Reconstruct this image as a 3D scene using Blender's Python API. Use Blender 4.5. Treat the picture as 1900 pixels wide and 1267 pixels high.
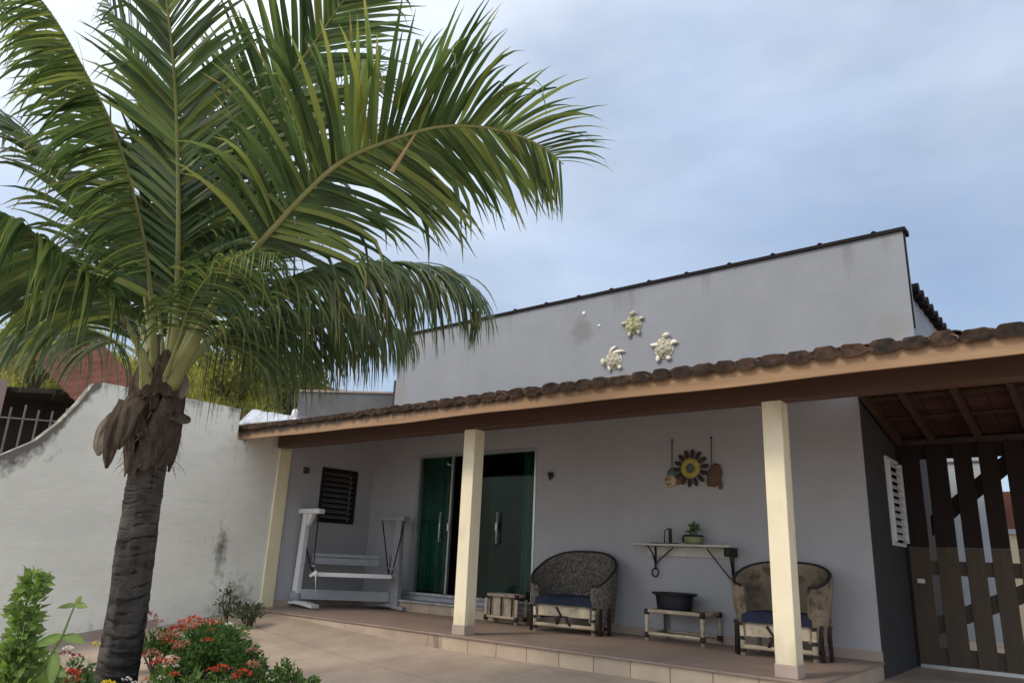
import bpy, bmesh, math, random
from mathutils import Vector, Matrix, noise as mnoise
R = math.radians
random.seed(7)
scn = bpy.context.scene
for o in list(bpy.data.objects): bpy.data.objects.remove(o)

# ---------------------------------------------------------------- camera
CAM = Vector((6.1242, -6.6798, 0.8674)); YAW, PITCH, ROLL = 0.6827, 0.2847, 0.0437
fw = Vector((-math.sin(YAW)*math.cos(PITCH), math.cos(YAW)*math.cos(PITCH), math.sin(PITCH)))
rt = Vector((math.cos(YAW), math.sin(YAW), 0)); up0 = rt.cross(fw)
r2 = rt*math.cos(ROLL) + up0*math.sin(ROLL); u2 = up0*math.cos(ROLL) - rt*math.sin(ROLL)
cd = bpy.data.cameras.new('camera'); cam = bpy.data.objects.new('camera', cd); scn.collection.objects.link(cam)
cam.matrix_world = Matrix(((r2.x, u2.x, -fw.x, CAM.x), (r2.y, u2.y, -fw.y, CAM.y), (r2.z, u2.z, -fw.z, CAM.z), (0, 0, 0, 1)))
cd.sensor_width = 36; cd.lens = 1367*36/1900; cd.clip_start = .05; cd.clip_end = 3000
scn.camera = cam

# ---------------------------------------------------------------- world, sun, exposure
SUN = Vector((-.24, -.64, .74)).normalized()
w = bpy.data.worlds.new('World'); scn.world = w; w.use_nodes = True
nt = w.node_tree; nt.nodes.clear()
def N(t, **k):
    n = nt.nodes.new(t)
    for a, b in k.items(): setattr(n, a, b)
    return n
out = N('ShaderNodeOutputWorld'); bg = N('ShaderNodeBackground'); bg.inputs['Strength'].default_value = .1
sky = N('ShaderNodeTexSky', sky_type='NISHITA', sun_disc=False)
sky.sun_elevation = math.asin(SUN.z); sky.sun_rotation = math.atan2(SUN.x, SUN.y)
tc = N('ShaderNodeTexCoord'); mp = N('ShaderNodeMapping'); mp.inputs['Scale'].default_value = (1.0, 1.0, 1.9)
mp.inputs['Location'].default_value = (.35, .1, .2)
nz = N('ShaderNodeTexNoise'); nz.inputs['Scale'].default_value = 1.7; nz.inputs['Detail'].default_value = 7; nz.inputs['Roughness'].default_value = .5; nz.inputs['Distortion'].default_value = .25
rp = N('ShaderNodeValToRGB'); rp.color_ramp.elements[0].position = .34; rp.color_ramp.elements[1].position = .68
rp.color_ramp.elements[0].color = (.38, .38, .38, 1); rp.color_ramp.elements[1].color = (.97, .97, .97, 1)
nz2 = N('ShaderNodeTexNoise'); nz2.inputs['Scale'].default_value = 2.6; nz2.inputs['Detail'].default_value = 6
rp2 = N('ShaderNodeValToRGB'); rp2.color_ramp.elements[0].position = .35; rp2.color_ramp.elements[1].position = .7
rp2.color_ramp.elements[0].color = (4.3, 5.45, 7.55, 1); rp2.color_ramp.elements[1].color = (5.9, 6.85, 8.3, 1)
mx = N('ShaderNodeMix', data_type='RGBA')
L = nt.links.new
L(tc.outputs['Generated'], mp.inputs[0]); L(mp.outputs[0], nz.inputs['Vector']); L(mp.outputs[0], nz2.inputs['Vector'])
L(nz.outputs['Fac'], rp.inputs[0]); L(nz2.outputs['Fac'], rp2.inputs[0])
sep = N('ShaderNodeSeparateXYZ'); elr = N('ShaderNodeMapRange', interpolation_type='SMOOTHSTEP'); elr.inputs['From Min'].default_value = .12; elr.inputs['From Max'].default_value = .62; elr.inputs['To Min'].default_value = .55; elr.inputs['To Max'].default_value = 1.0
L(tc.outputs['Generated'], sep.inputs[0]); L(sep.outputs['Z'], elr.inputs[0])
mfa = N('ShaderNodeMath', operation='MULTIPLY'); L(rp.outputs['Color'], mfa.inputs[0]); L(elr.outputs[0], mfa.inputs[1]); L(mfa.outputs[0], mx.inputs['Factor']); L(sky.outputs[0], mx.inputs['A']); L(rp2.outputs['Color'], mx.inputs['B'])
vdot = N('ShaderNodeVectorMath', operation='DOT_PRODUCT'); vdot.inputs[1].default_value = tuple(SUN)
glow = N('ShaderNodeMapRange', interpolation_type='SMOOTHSTEP'); glow.inputs['From Min'].default_value = -.35; glow.inputs['From Max'].default_value = 1.0; glow.inputs['To Min'].default_value = 0; glow.inputs['To Max'].default_value = 1
mult = N('ShaderNodeVectorMath', operation='MULTIPLY')
L(tc.outputs['Generated'], vdot.inputs[0]); L(vdot.outputs['Value'], glow.inputs[0]); gcol = N('ShaderNodeMix', data_type='RGBA'); gcol.inputs['A'].default_value = (1.06, 1.06, 1.06, 1); gcol.inputs['B'].default_value = (3.2, 2.75, 2.2, 1); gcol.clamp_result = False; L(glow.outputs[0], gcol.inputs['Factor']); L(rp2.outputs['Color'], mult.inputs[0]); L(gcol.outputs['Result'], mult.inputs[1]); L(mult.outputs[0], mx.inputs['B'])
L(mx.outputs['Result'], bg.inputs['Color']); L(bg.outputs[0], out.inputs[0])
sd = bpy.data.lights.new('sun', 'SUN'); sd.energy = 1.5; sd.angle = R(12); sd.color = (1, .86, .68)
sun = bpy.data.objects.new('sun', sd); scn.collection.objects.link(sun); sun.location = (0, 0, 12)
sun.rotation_euler = SUN.to_track_quat('Z', 'Y').to_euler()
scn.view_settings.view_transform = 'Standard'; scn.view_settings.look = 'None'
scn.view_settings.exposure = .25; scn.view_settings.gamma = 1

# ---------------------------------------------------------------- materials
def mat(name, col, rough=.65, var=.18, scale=4, detail=5, bump=.0, bscale=40, spec=.3, col2=None, grain=0, stretch=(1, 1, 1),
        brick=None, stain=None, rnd=0, rnd_col=None, transl=0, metallic=0, coat=0, spots=None):
    m = bpy.data.materials.new(name); m.use_nodes = True; t = m.node_tree; nd = t.nodes; nd.clear(); ln = t.links.new
    def n(ty, **k):
        x = nd.new(ty)
        for a, b in k.items(): setattr(x, a, b)
        return x
    o = n('ShaderNodeOutputMaterial'); p = n('ShaderNodeBsdfPrincipled'); ln(p.outputs[0], o.inputs[0])
    p.inputs['Roughness'].default_value = rough; p.inputs['Specular IOR Level'].default_value = spec; p.inputs['Metallic'].default_value = metallic
    c = n('ShaderNodeTexCoord'); mpn = n('ShaderNodeMapping'); mpn.inputs['Scale'].default_value = stretch; ln(c.outputs['Object'], mpn.inputs[0])
    z = n('ShaderNodeTexNoise'); z.inputs['Scale'].default_value = scale; z.inputs['Detail'].default_value = detail; z.inputs['Roughness'].default_value = .6
    ln(mpn.outputs[0], z.inputs['Vector'])
    r = n('ShaderNodeValToRGB'); e = r.color_ramp.elements; e[0].position = .32; e[1].position = .68
    a = [max(0, x*(1-var)) for x in col]; b = list(col2) if col2 else [min(1, x*(1+var)) for x in col]
    e[0].color = (*a, 1); e[1].color = (*b, 1); ln(z.outputs['Fac'], r.inputs[0]); cur = r.outputs[0]
    def mix(fac, A, B, blend='MIX'):
        x = n('ShaderNodeMix', data_type='RGBA', blend_type=blend)
        if isinstance(fac, float): x.inputs['Factor'].default_value = fac
        else: ln(fac, x.inputs['Factor'])
        for s, v in (('A', A), ('B', B)):
            if isinstance(v, tuple): x.inputs[s].default_value = (*v, 1)
            else: ln(v, x.inputs[s])
        return x.outputs['Result']
    if grain:
        g = n('ShaderNodeTexNoise'); g.inputs['Scale'].default_value = 160; g.inputs['Detail'].default_value = 3; ln(mpn.outputs[0], g.inputs['Vector'])
        gr = n('ShaderNodeMapRange'); gr.inputs['From Min'].default_value = .3; gr.inputs['From Max'].default_value = .7
        gr.inputs['To Min'].default_value = 1-grain; gr.inputs['To Max'].default_value = 1+grain; ln(g.outputs['Fac'], gr.inputs[0])
        cur = mix(1.0, cur, gr.outputs[0], 'MULTIPLY')
    hgt = None
    if brick:   # dict(w,h,mortar,col,rot,off,tone)
        mp2 = n('ShaderNodeMapping'); mp2.inputs['Rotation'].default_value = brick.get('rot', (0, 0, 0)); mp2.inputs['Location'].default_value = brick.get('loc', (0, 0, 0)); ln(c.outputs['Object'], mp2.inputs[0])
        bt = n('ShaderNodeTexBrick'); bt.offset = brick.get('off', 0); bt.inputs['Scale'].default_value = 1
        bt.inputs['Brick Width'].default_value = brick['w']; bt.inputs['Row Height'].default_value = brick['h']; bt.inputs['Mortar Size'].default_value = brick['mortar']; bt.inputs['Mortar Smooth'].default_value = .3
        tn = brick.get('tone', .12); bt.inputs['Color1'].default_value = (1-tn, 1-tn, 1-tn, 1); bt.inputs['Color2'].default_value = (1+tn, 1+tn*.8, 1+tn*.6, 1); bt.inputs['Mortar'].default_value = (*brick['col'], 1)
        ln(mp2.outputs[0], bt.inputs['Vector']); cur = mix(1.0, cur, bt.outputs['Color'], 'MULTIPLY'); hgt = bt.outputs['Fac']
    if stain:   # dict(attr|scale,lo,hi,col,stretch)
        s = n('ShaderNodeTexNoise'); s.inputs['Scale'].default_value = stain['scale']; s.inputs['Detail'].default_value = 8; s.inputs['Roughness'].default_value = .68
        mp3 = n('ShaderNodeMapping'); mp3.inputs['Scale'].default_value = stain.get('stretch', (1, 1, 1)); mp3.inputs['Location'].default_value = stain.get('loc', (3, 1, 2)); ln(c.outputs['Object'], mp3.inputs[0]); ln(mp3.outputs[0], s.inputs['Vector'])
        v = s.outputs['Fac']
        if stain.get('attr'):
            at_ = n('ShaderNodeAttribute', attribute_name=stain['attr']); ad = n('ShaderNodeMath', operation='ADD'); ln(v, ad.inputs[0]); ln(at_.outputs['Fac'], ad.inputs[1]); v = ad.outputs[0]
        q = n('ShaderNodeMapRange'); q.inputs['From Min'].default_value = stain['lo']; q.inputs['From Max'].default_value = stain['hi']; q.inputs['To Max'].default_value = stain.get('max', 1); ln(v, q.inputs[0])
        cur = mix(q.outputs[0], cur, tuple(stain['col']))
    if spots:   # [(centre, radius, colour, strength)]
        for (pc, pr, cc, st) in spots:
            d = n('ShaderNodeVectorMath', operation='DISTANCE'); d.inputs[1].default_value = pc
            nn = n('ShaderNodeTexNoise'); nn.inputs['Scale'].default_value = 5; nn.inputs['Detail'].default_value = 5; ln(c.outputs['Object'], nn.inputs['Vector']); ln(c.outputs['Object'], d.inputs[0])
            ad = n('ShaderNodeMath', operation='MULTIPLY_ADD'); ln(nn.outputs['Fac'], ad.inputs[0]); ad.inputs[1].default_value = pr*1.4; ln(d.outputs['Value'], ad.inputs[2])
            q = n('ShaderNodeMapRange', interpolation_type='SMOOTHSTEP'); q.inputs['From Min'].default_value = pr*1.0; q.inputs['From Max'].default_value = pr*1.9; q.inputs['To Min'].default_value = st; q.inputs['To Max'].default_value = 0; ln(ad.outputs[0], q.inputs[0])
            cur = mix(q.outputs[0], cur, tuple(cc))
    if rnd:
        g = n('ShaderNodeNewGeometry'); rr = n('ShaderNodeMapRange'); rr.inputs['To Min'].default_value = 1-rnd; rr.inputs['To Max'].default_value = 1+rnd; ln(g.outputs['Random Per Island'], rr.inputs[0])
        cur = mix(1.0, cur, rr.outputs[0], 'MULTIPLY')
        if rnd_col:
            q = n('ShaderNodeMapRange'); q.inputs['From Min'].default_value = .62; q.inputs['From Max'].default_value = 1.0; q.inputs['To Max'].default_value = .8; ln(g.outputs['Random Per Island'], q.inputs[0])
            cur = mix(q.outputs[0], cur, tuple(rnd_col))
    ln(cur, p.inputs['Base Color'])
    if bump or hgt is not None:
        bn = n('ShaderNodeTexNoise'); bn.inputs['Scale'].default_value = bscale; bn.inputs['Detail'].default_value = 6; ln(mpn.outputs[0], bn.inputs['Vector'])
        bp = n('ShaderNodeBump'); bp.inputs['Strength'].default_value = bump; bp.inputs['Distance'].default_value = .02; ln(bn.outputs['Fac'], bp.inputs['Height']); last = bp
        if hgt is not None:
            b2 = n('ShaderNodeBump', invert=True); b2.inputs['Strength'].default_value = .4; b2.inputs['Distance'].default_value = .006; ln(hgt, b2.inputs['Height']); ln(bp.outputs[0], b2.inputs['Normal']); last = b2
        ln(last.outputs[0], p.inputs['Normal'])
    if transl:
        tr = n('ShaderNodeBsdfTranslucent'); ms = n('ShaderNodeMixShader'); ms.inputs[0].default_value = transl
        hs = n('ShaderNodeHueSaturation'); hs.inputs['Value'].default_value = 1.7; ln(cur, hs.inputs['Color']); ln(hs.outputs[0], tr.inputs['Color'])
        ln(p.outputs[0], ms.inputs[1]); ln(tr.outputs[0], ms.inputs[2]); ln(ms.outputs[0], o.inputs[0])
    return m
def glassmat(name, tint, rough=.02, gloss=.12):
    m = bpy.data.materials.new(name); m.use_nodes = True; t = m.node_tree; nd = t.nodes; nd.clear()
    o = nd.new('ShaderNodeOutputMaterial'); tr = nd.new('ShaderNodeBsdfTransparent'); tr.inputs[0].default_value = (*tint, 1)
    g = nd.new('ShaderNodeBsdfGlossy'); g.inputs['Roughness'].default_value = rough; g.inputs['Color'].default_value = (.8, .9, .85, 1)
    lw = nd.new('ShaderNodeLayerWeight'); lw.inputs[0].default_value = .15; mr = nd.new('ShaderNodeMapRange'); mr.inputs['To Min'].default_value = gloss*.35; mr.inputs['To Max'].default_value = .6
    ms = nd.new('ShaderNodeMixShader'); t.links.new(lw.outputs['Fresnel'], mr.inputs[0]); t.links.new(mr.outputs[0], ms.inputs[0])
    t.links.new(tr.outputs[0], ms.inputs[1]); t.links.new(g.outputs[0], ms.inputs[2]); t.links.new(ms.outputs[0], o.inputs[0]); return m

MT = dict(
 lilac=mat('lilac_plaster', (.44, .443, .472), .8, .05, 2, grain=.03, bump=.05, bscale=120),
 parapet=mat('grey_render', (.275, .292, .322), .9, .06, 1.6, grain=.13, bump=.22, bscale=110, stain=dict(scale=1.6, lo=.62, hi=.82, col=(.17, .17, .17), stretch=(2.2, 1, .22), max=.55, attr='stain'),
             spots=[((.32, 0, 4.16), .24, (.20, .20, .20), .75), ((4.45, 0, 3.55), .2, (.26, .25, .22), .5), ((-3.6, 0, 3.6), .35, (.25, .24, .23), .6)]),
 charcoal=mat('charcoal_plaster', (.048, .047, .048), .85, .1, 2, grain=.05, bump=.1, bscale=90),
 bluegrey=mat('blue_grey_plaster', (.30, .33, .37), .9, .12, 2, grain=.08, bump=.2, bscale=80, stain=dict(scale=2.2, lo=.55, hi=.8, col=(.17, .18, .19), max=.6)),
 lowgrey=mat('dark_grey_render', (.135, .14, .145), .9, .18, 2.5, grain=.08, bump=.2, bscale=80, stain=dict(scale=2.5, lo=.55, hi=.8, col=(.07, .07, .07), stretch=(1, 1, .4), max=.7)),
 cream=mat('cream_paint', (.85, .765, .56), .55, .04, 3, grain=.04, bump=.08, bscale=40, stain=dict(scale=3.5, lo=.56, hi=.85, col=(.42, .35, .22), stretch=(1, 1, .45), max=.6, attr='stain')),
 bwall=mat('old_cream_plaster', (.85, .835, .745), .85, .09, 1.3, grain=.05, bump=.45, bscale=9, stretch=(1, .45, 1), stain=dict(scale=8, lo=.66, hi=1.05, col=(.105, .095, .075), attr='stain', stretch=(1, 1.3, 1), max=.9)),
 pilaster=mat('cream_plaster', (.86, .78, .53), .7, .05, 3, grain=.03, bump=.1, bscale=30),
 fascia=mat('varnished_fascia_wood', (.33, .205, .115), .55, .14, 3, stretch=(.5, 4, 9), bump=.08, bscale=20, stain=dict(scale=9, lo=.70, hi=1.0, col=(.045, .028, .02), attr='stain', stretch=(1, 1, .22), max=.9)),
 beam=mat('brown_beam_paint', (.10, .055, .038), .6, .12, 4, stretch=(.4, 4, 6), bump=.06, bscale=20),
 rafter=mat('rafter_wood', (.075, .04, .028), .65, .2, 5, stretch=(5, .5, 5), bump=.1, bscale=20),
 deck=mat('roof_underside_boards', (.075, .032, .024), .8, .35, 3, bump=.15, bscale=20, brick=dict(w=.21, h=.33, mortar=.012, col=(.45, .4, .4), tone=.2)),
 tile=mat('old_clay_roof_tile', (.15, .082, .055), .92, .3, 4, grain=.2, bump=.7, bscale=25, rnd=.4, stain=dict(scale=7, lo=.42, hi=.6, col=(.022, .019, .014), max=.95)),
 oldmortar=mat('mouldy_mortar', (.055, .032, .022), .95, .6, 4.5, grain=.2, bump=.6, bscale=25, stain=dict(scale=8, lo=.45, hi=.62, col=(.018, .016, .013), max=.95)),
 cap=mat('black_metal_flashing', (.014, .012, .012), .8, .3, 5, bump=.1, spec=.12),
 floor=mat('brown_floor_tile', (.27, .20, .165), .5, .1, 2.5, grain=.05, spec=.4, brick=dict(w=.36, h=.36, mortar=.005, col=(.72, .7, .7), tone=.04), stain=dict(scale=2, lo=.55, hi=.8, col=(.19, .135, .105), max=.6)),
 riser=mat('beige_riser_tile', (.50, .40, .305), .55, .12, 3, grain=.05, brick=dict(w=.41, h=.41, mortar=.006, col=(.42, .38, .35), rot=(R(90), 0, 0), loc=(.1, .2, 0), tone=.13), stain=dict(scale=3, lo=.55, hi=.85, col=(.25, .19, .14), max=.7)),
 basetile=mat('pinkish_skirting_tile', (.42, .33, .28), .5, .08, 4, grain=.05),
 ground=mat('worn_concrete_paving', (.36, .285, .225), .8, .2, 1.3, grain=.14, bump=.25, bscale=25, brick=dict(w=1.45, h=1.1, mortar=.008, col=(.68, .66, .65), tone=.04, rot=(0, 0, R(8))), stain=dict(scale=.9, lo=.5, hi=.78, col=(.235, .175, .135), max=.75)),
 soil=mat('dark_soil', (.06, .045, .03), .95, .4, 9, bump=.6, bscale=30),
 leaf=mat('palm_leaflet', (.084, .142, .040), .42, .3, 3, spec=.5, stain=dict(scale=20, lo=.78, hi=1.0, col=(.30, .23, .09), attr='stain', max=.9), rnd=.55, rnd_col=(.27, .29, .06), transl=.34),
 leaf2=mat('old_palm_leaflet', (.074, .118, .040), .45, .3, 3, spec=.4, stain=dict(scale=20, lo=.78, hi=1.0, col=(.27, .21, .09), attr='stain', max=.9), rnd=.45, rnd_col=(.15, .16, .05), transl=.28),
 midrib=mat('palm_midrib', (.25, .26, .10), .45, .2, 4, spec=.4),
 petiole=mat('palm_petiole', (.15, .18, .055), .5, .35, 6, col2=(.24, .22, .09)),
 bark=mat('palm_bark', (.075, .067, .06), .95, .45, 6, grain=.3, bump=.6, bscale=35, stretch=(1, 1, 1.3), stain=dict(scale=5, lo=.5, hi=.66, col=(.014, .013, .012), stretch=(.5, .5, 3), max=.9, attr='stain')),
 fibre=mat('palm_leaf_base_fibre', (.092, .070, .050), .95, .55, 9, grain=.35, bump=.9, bscale=60, stretch=(3, 3, .35), stain=dict(scale=7, lo=.52, hi=.7, col=(.05, .035, .022), max=.8)),
 stub=mat('dry_frond_stub', (.20, .17, .135), .95, .4, 9, grain=.3, bump=.7, bscale=50, stretch=(3, 3, .4), stain=dict(scale=8, lo=.5, hi=.66, col=(.06, .045, .03), max=.8)),
 dry=mat('dry_straw', (.42, .30, .16), .8, .2, 5),
 white=mat('white_painted_wood', (.80, .80, .79), .45, .04, 3, bump=.03),
 greywhite=mat('shaded_white_wood', (.33, .34, .37), .6, .1, 4, bump=.05),  # white swing wood with porch shade put into its grey colour
 rope=mat('dark_rope', (.03, .028, .027), .9, .2),
 alu=mat('brushed_aluminium', (.62, .64, .65), .35, .05, 3, metallic=.8),
 chrome=mat('bright_handle_metal', (.82, .82, .82), .25, .03, 3, metallic=.5),
 blackmetal=mat('black_window_metal', (.014, .013, .013), .55, .2, 5),
 slat=mat('grey_louver_slat', (.16, .155, .15), .5, .1, 5),
 whiteslat=mat('white_louver_metal', (.74, .75, .76), .4, .04, 3),
 marble=mat('grey_marble_sill', (.42, .42, .44), .4, .35, 7, spec=.5),
 glass=glassmat('green_tinted_glass', (.38, .58, .54)),
 curtain=mat('green_curtain', (.52, .62, .60), .9, .15, 2, bump=.05),
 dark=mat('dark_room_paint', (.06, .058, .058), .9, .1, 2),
 wicker=mat('grey_floral_cover', (.21, .185, .155), .95, .3, 14, detail=8, grain=.4, bump=.5, bscale=70, stain=dict(scale=38, lo=.44, hi=.62, col=(.035, .034, .036), max=.9)),
 wicker2=mat('khaki_brown_cover', (.27, .21, .145), .95, .3, 4, detail=4, grain=.12, bump=.25, bscale=20, stain=dict(scale=5.5, lo=.5, hi=.62, col=(.085, .068, .052), max=.85)),
 reed=mat('pale_bamboo', (.50, .42, .31), .6, .25, 6, bump=.15, bscale=30, stain=dict(scale=7, lo=.55, hi=.7, col=(.10, .075, .055), max=.8)),
 darkreed=mat('dark_rattan', (.035, .027, .022), .7, .3, 6),
 navy=mat('navy_cushion_fabric', (.022, .028, .055), .9, .15, 5, bump=.1, bscale=150),
 bin=mat('black_plastic', (.014, .016, .022), .45, .1, 4),
 shelf=mat('off_white_shelf_paint', (.56, .54, .50), .6, .12, 6),
 iron=mat('black_iron', (.018, .017, .016), .5, .2, 6, metallic=.3),
 pot=mat('olive_ceramic', (.24, .26, .14), .45, .25, 9),
 turtle=mat('weathered_stone_cream', (.50, .47, .37), .85, .2, 12, grain=.15, bump=.5, bscale=50, stain=dict(scale=16, lo=.54, hi=.68, col=(.19, .18, .11), max=.75)),
 turtlemoss=mat('mossy_stone', (.46, .46, .28), .9, .25, 12, grain=.2, bump=.5, bscale=50, stain=dict(scale=16, lo=.48, hi=.64, col=(.12, .14, .04), max=.85)),
 turtlewhite=mat('white_stone', (.76, .73, .62), .8, .1, 10, grain=.08, bump=.3, bscale=50),
 yellow=mat('mustard_paint', (.46, .38, .10), .6, .15, 8), teal=mat('teal_paint', (.09, .15, .13), .5, .3, 14), petal=mat('dark_brown_wood', (.06, .036, .025), .6, .3, 10),
 face=mat('sand_paint', (.50, .40, .26), .6, .15, 8), shell=mat('brown_shell', (.14, .085, .055), .6, .35, 10),
 gatedark=mat('dark_brown_gate', (.020, .012, .010), .75, .2, 4, stretch=(4, 4, .6), bump=.05),
 gatelight=mat('taupe_gate', (.088, .065, .046), .6, .1, 4, stretch=(4, 4, .6), bump=.05),
 terracotta=mat('terracotta_tile', (.19, .08, .056), .85, .2, 5, grain=.12, bump=.3, bscale=30, rnd=.15),
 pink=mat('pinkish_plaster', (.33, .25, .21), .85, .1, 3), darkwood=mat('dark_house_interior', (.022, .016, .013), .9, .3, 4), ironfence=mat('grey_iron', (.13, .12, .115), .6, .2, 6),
 zinc=mat('bare_zinc_sheet', (.42, .45, .50), .5, .3, 7, metallic=.3, bump=.15, bscale=8), whitepl=mat('white_plastic', (.8, .8, .8), .4, .03),
 nb_cream=mat('neighbour_cream', (.72, .60, .42), .85, .05, 2), nb_brown=mat('neighbour_brown', (.17, .075, .055), .85, .12, 2), nb_grey=mat('neighbour_grey', (.40, .43, .47), .85, .08, 2),
 hill=mat('dry_hillside', (.17, .13, .07), .95, .35, .6, detail=8, col2=(.20, .22, .06), bump=.6, bscale=3),
 bushleaf=mat('yellow_green_foliage', (.32, .33, .07), .6, .3, 2, rnd=.5, rnd_col=(.40, .36, .08), transl=.3),
 bushdark=mat('mid_green_foliage', (.20, .24, .05), .6, .3, 2, rnd=.5, rnd_col=(.14, .17, .04), transl=.3),
 drygrass=mat('dry_grass', (.19, .125, .055), .8, .3, 2, rnd=.5, rnd_col=(.33, .25, .12), transl=.2),
 twig=mat('brown_twig', (.09, .065, .045), .9, .3, 8),
 shrub=mat('ixora_leaf', (.055, .12, .022), .4, .25, 5, spec=.45, rnd=.45, rnd_col=(.10, .17, .03), transl=.2),
 shrubl=mat('light_green_leaf', (.085, .16, .03), .45, .25, 5, spec=.4, rnd=.4, rnd_col=(.22, .27, .08), transl=.28),
 bright=mat('bright_green_leaf', (.17, .255, .06), .6, .25, 7, spec=.45, rnd=.35, rnd_col=(.19, .32, .05), transl=.3),
 grey_leaf=mat('grey_green_leaf', (.07, .10, .045), .6, .3, 5, rnd=.4, transl=.2),
 red=mat('orange_red_petal', (.50, .055, .022), .55, .2, 20, rnd=.35, rnd_col=(.55, .14, .06), transl=.2),
 dkred=mat('dark_red_petal', (.22, .022, .022), .55, .2, 20, rnd=.35, transl=.2),
 pinkfl=mat('faded_coral_petal', (.48, .17, .10), .55, .2, 20, rnd=.35, rnd_col=(.5, .3, .2), transl=.2),
 ylw=mat('yellow_petal', (.75, .55, .02), .55, .15, 20, rnd=.2, transl=.2), wfl=mat('white_petal', (.75, .72, .66), .55, .1, 20, rnd=.1, transl=.2),
)

# ---------------------------------------------------------------- mesh helpers
ORI = {}
class MB:
    def __init__(s): s.v = []; s.f = []; s.at = None
    def add(s, vs, fs):
        k = len(s.v); s.v += [Vector(a) for a in vs]; s.f += [[i+k for i in f] for f in fs]; return s
    def box(s, x0, x1, y0, y1, z0, z1):
        return s.add([(x0, y0, z0), (x1, y0, z0), (x1, y1, z0), (x0, y1, z0), (x0, y0, z1), (x1, y0, z1), (x1, y1, z1), (x0, y1, z1)],
                     [(0, 3, 2, 1), (4, 5, 6, 7), (0, 1, 5, 4), (1, 2, 6, 5), (2, 3, 7, 6), (3, 0, 4, 7)])
    def hexa(s, p): return s.add(p, [(0, 3, 2, 1), (4, 5, 6, 7), (0, 1, 5, 4), (1, 2, 6, 5), (2, 3, 7, 6), (3, 0, 4, 7)])
    def bar(s, a, b, wx, wy, upv=(0, 0, 1)):
        a, b = Vector(a), Vector(b); d = (b-a).normalized(); u = Vector(upv)
        if abs(d.dot(u)) > .98: u = Vector((1, 0, 0))
        x = d.cross(u).normalized(); y = x.cross(d)
        c = [(-1, -1), (1, -1), (1, 1), (-1, 1)]
        return s.hexa([a+x*i*wx/2+y*j*wy/2 for i, j in c]+[b+x*i*wx/2+y*j*wy/2 for i, j in c])
    def tube(s, pts, rad, seg=8, cap=True):
        pts = [Vector(p) for p in pts]; n = len(pts)
        if not isinstance(rad, (list, tuple)): rad = [rad]*n
        vs = []; fs = []; px = None
        for i, p in enumerate(pts):
            d = (pts[min(i+1, n-1)]-pts[max(i-1, 0)]).normalized()
            if px is None:
                u = Vector((0, 0, 1)) if abs(d.z) < .9 else Vector((1, 0, 0)); px = d.cross(u).normalized()
            else: px = (px-d*px.dot(d)).normalized()
            py = d.cross(px)
            for k in range(seg):
                a = 2*math.pi*k/seg; vs.append(p+(px*math.cos(a)+py*math.sin(a))*rad[i])
        for i in range(n-1):
            for k in range(seg):
                k2 = (k+1) % seg; fs.append((i*seg+k, i*seg+k2, (i+1)*seg+k2, (i+1)*seg+k))
        if cap: fs.append(tuple(range(seg-1, -1, -1))); fs.append(tuple((n-1)*seg+k for k in range(seg)))
        return s.add(vs, fs)
    def lathe(s, prof, c=(0, 0, 0), seg=20, sx=1, sy=1):
        c = Vector(c); vs = []; fs = []; n = len(prof)
        for (r, z) in prof:
            for k in range(seg):
                a = 2*math.pi*k/seg; vs.append(c+Vector((r*math.cos(a)*sx, r*math.sin(a)*sy, z)))
        for i in range(n-1):
            for k in range(seg):
                k2 = (k+1) % seg; fs.append((i*seg+k, i*seg+k2, (i+1)*seg+k2, (i+1)*seg+k))
        fs.append(tuple(range(seg-1, -1, -1))); fs.append(tuple((n-1)*seg+k for k in range(seg)))
        return s.add(vs, fs)
    def ball(s, c, rx, ry, rz, X=Vector((1, 0, 0)), Y=Vector((0, 1, 0)), Z=Vector((0, 0, 1)), seg=12, rings=8, zmin=-1):
        c = Vector(c); vs = []; fs = []
        for i in range(rings+1):
            t = math.pi*(i/rings-.5); z = max(math.sin(t), zmin); q = math.cos(t)
            for k in range(seg):
                a = 2*math.pi*k/seg; vs.append(c+X*(rx*q*math.cos(a))+Y*(ry*q*math.sin(a))+Z*(rz*z))
        for i in range(rings):
            for k in range(seg):
                k2 = (k+1) % seg; fs.append((i*seg+k, i*seg+k2, (i+1)*seg+k2, (i+1)*seg+k))
        return s.add(vs, fs)
    def grid(s, fn, nu, nv):
        vs = [fn(i/nu, j/nv) for j in range(nv+1) for i in range(nu+1)]
        return s.add(vs, [(j*(nu+1)+i, j*(nu+1)+i+1, (j+1)*(nu+1)+i+1, (j+1)*(nu+1)+i) for j in range(nv) for i in range(nu)])
    def build(s, name, m, parent=None, smooth=False, bevel=0, stain=None, solid=0):
        me = bpy.data.meshes.new(name); o = bpy.data.objects.new(name, me); scn.collection.objects.link(o)
        org = ORI.get(parent.name, Vector()) if parent else Vector()
        me.from_pydata([tuple(v-org) for v in s.v], [], s.f); me.update()
        if m: me.materials.append(MT[m])
        if smooth:
            for p in me.polygons: p.use_smooth = True
        if stain:
            a = me.attributes.new('stain', 'FLOAT', 'POINT')
            for i, v in enumerate(s.v): a.data[i].value = stain(v)
        if parent: o.parent = parent; ORI[o.name] = org
        if solid:
            md = o.modifiers.new('thickness', 'SOLIDIFY'); md.thickness = solid; md.offset = 0
        if bevel:
            md = o.modifiers.new('bevel', 'BEVEL'); md.width = bevel; md.segments = 2; md.limit_method = 'ANGLE'
        return o
def tag(o, label=None, cat=None, group=None, kind=None):
    for k, v in (('label', label), ('category', cat), ('group', group), ('kind', kind)):
        if v: o[k] = v
    return o
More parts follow.
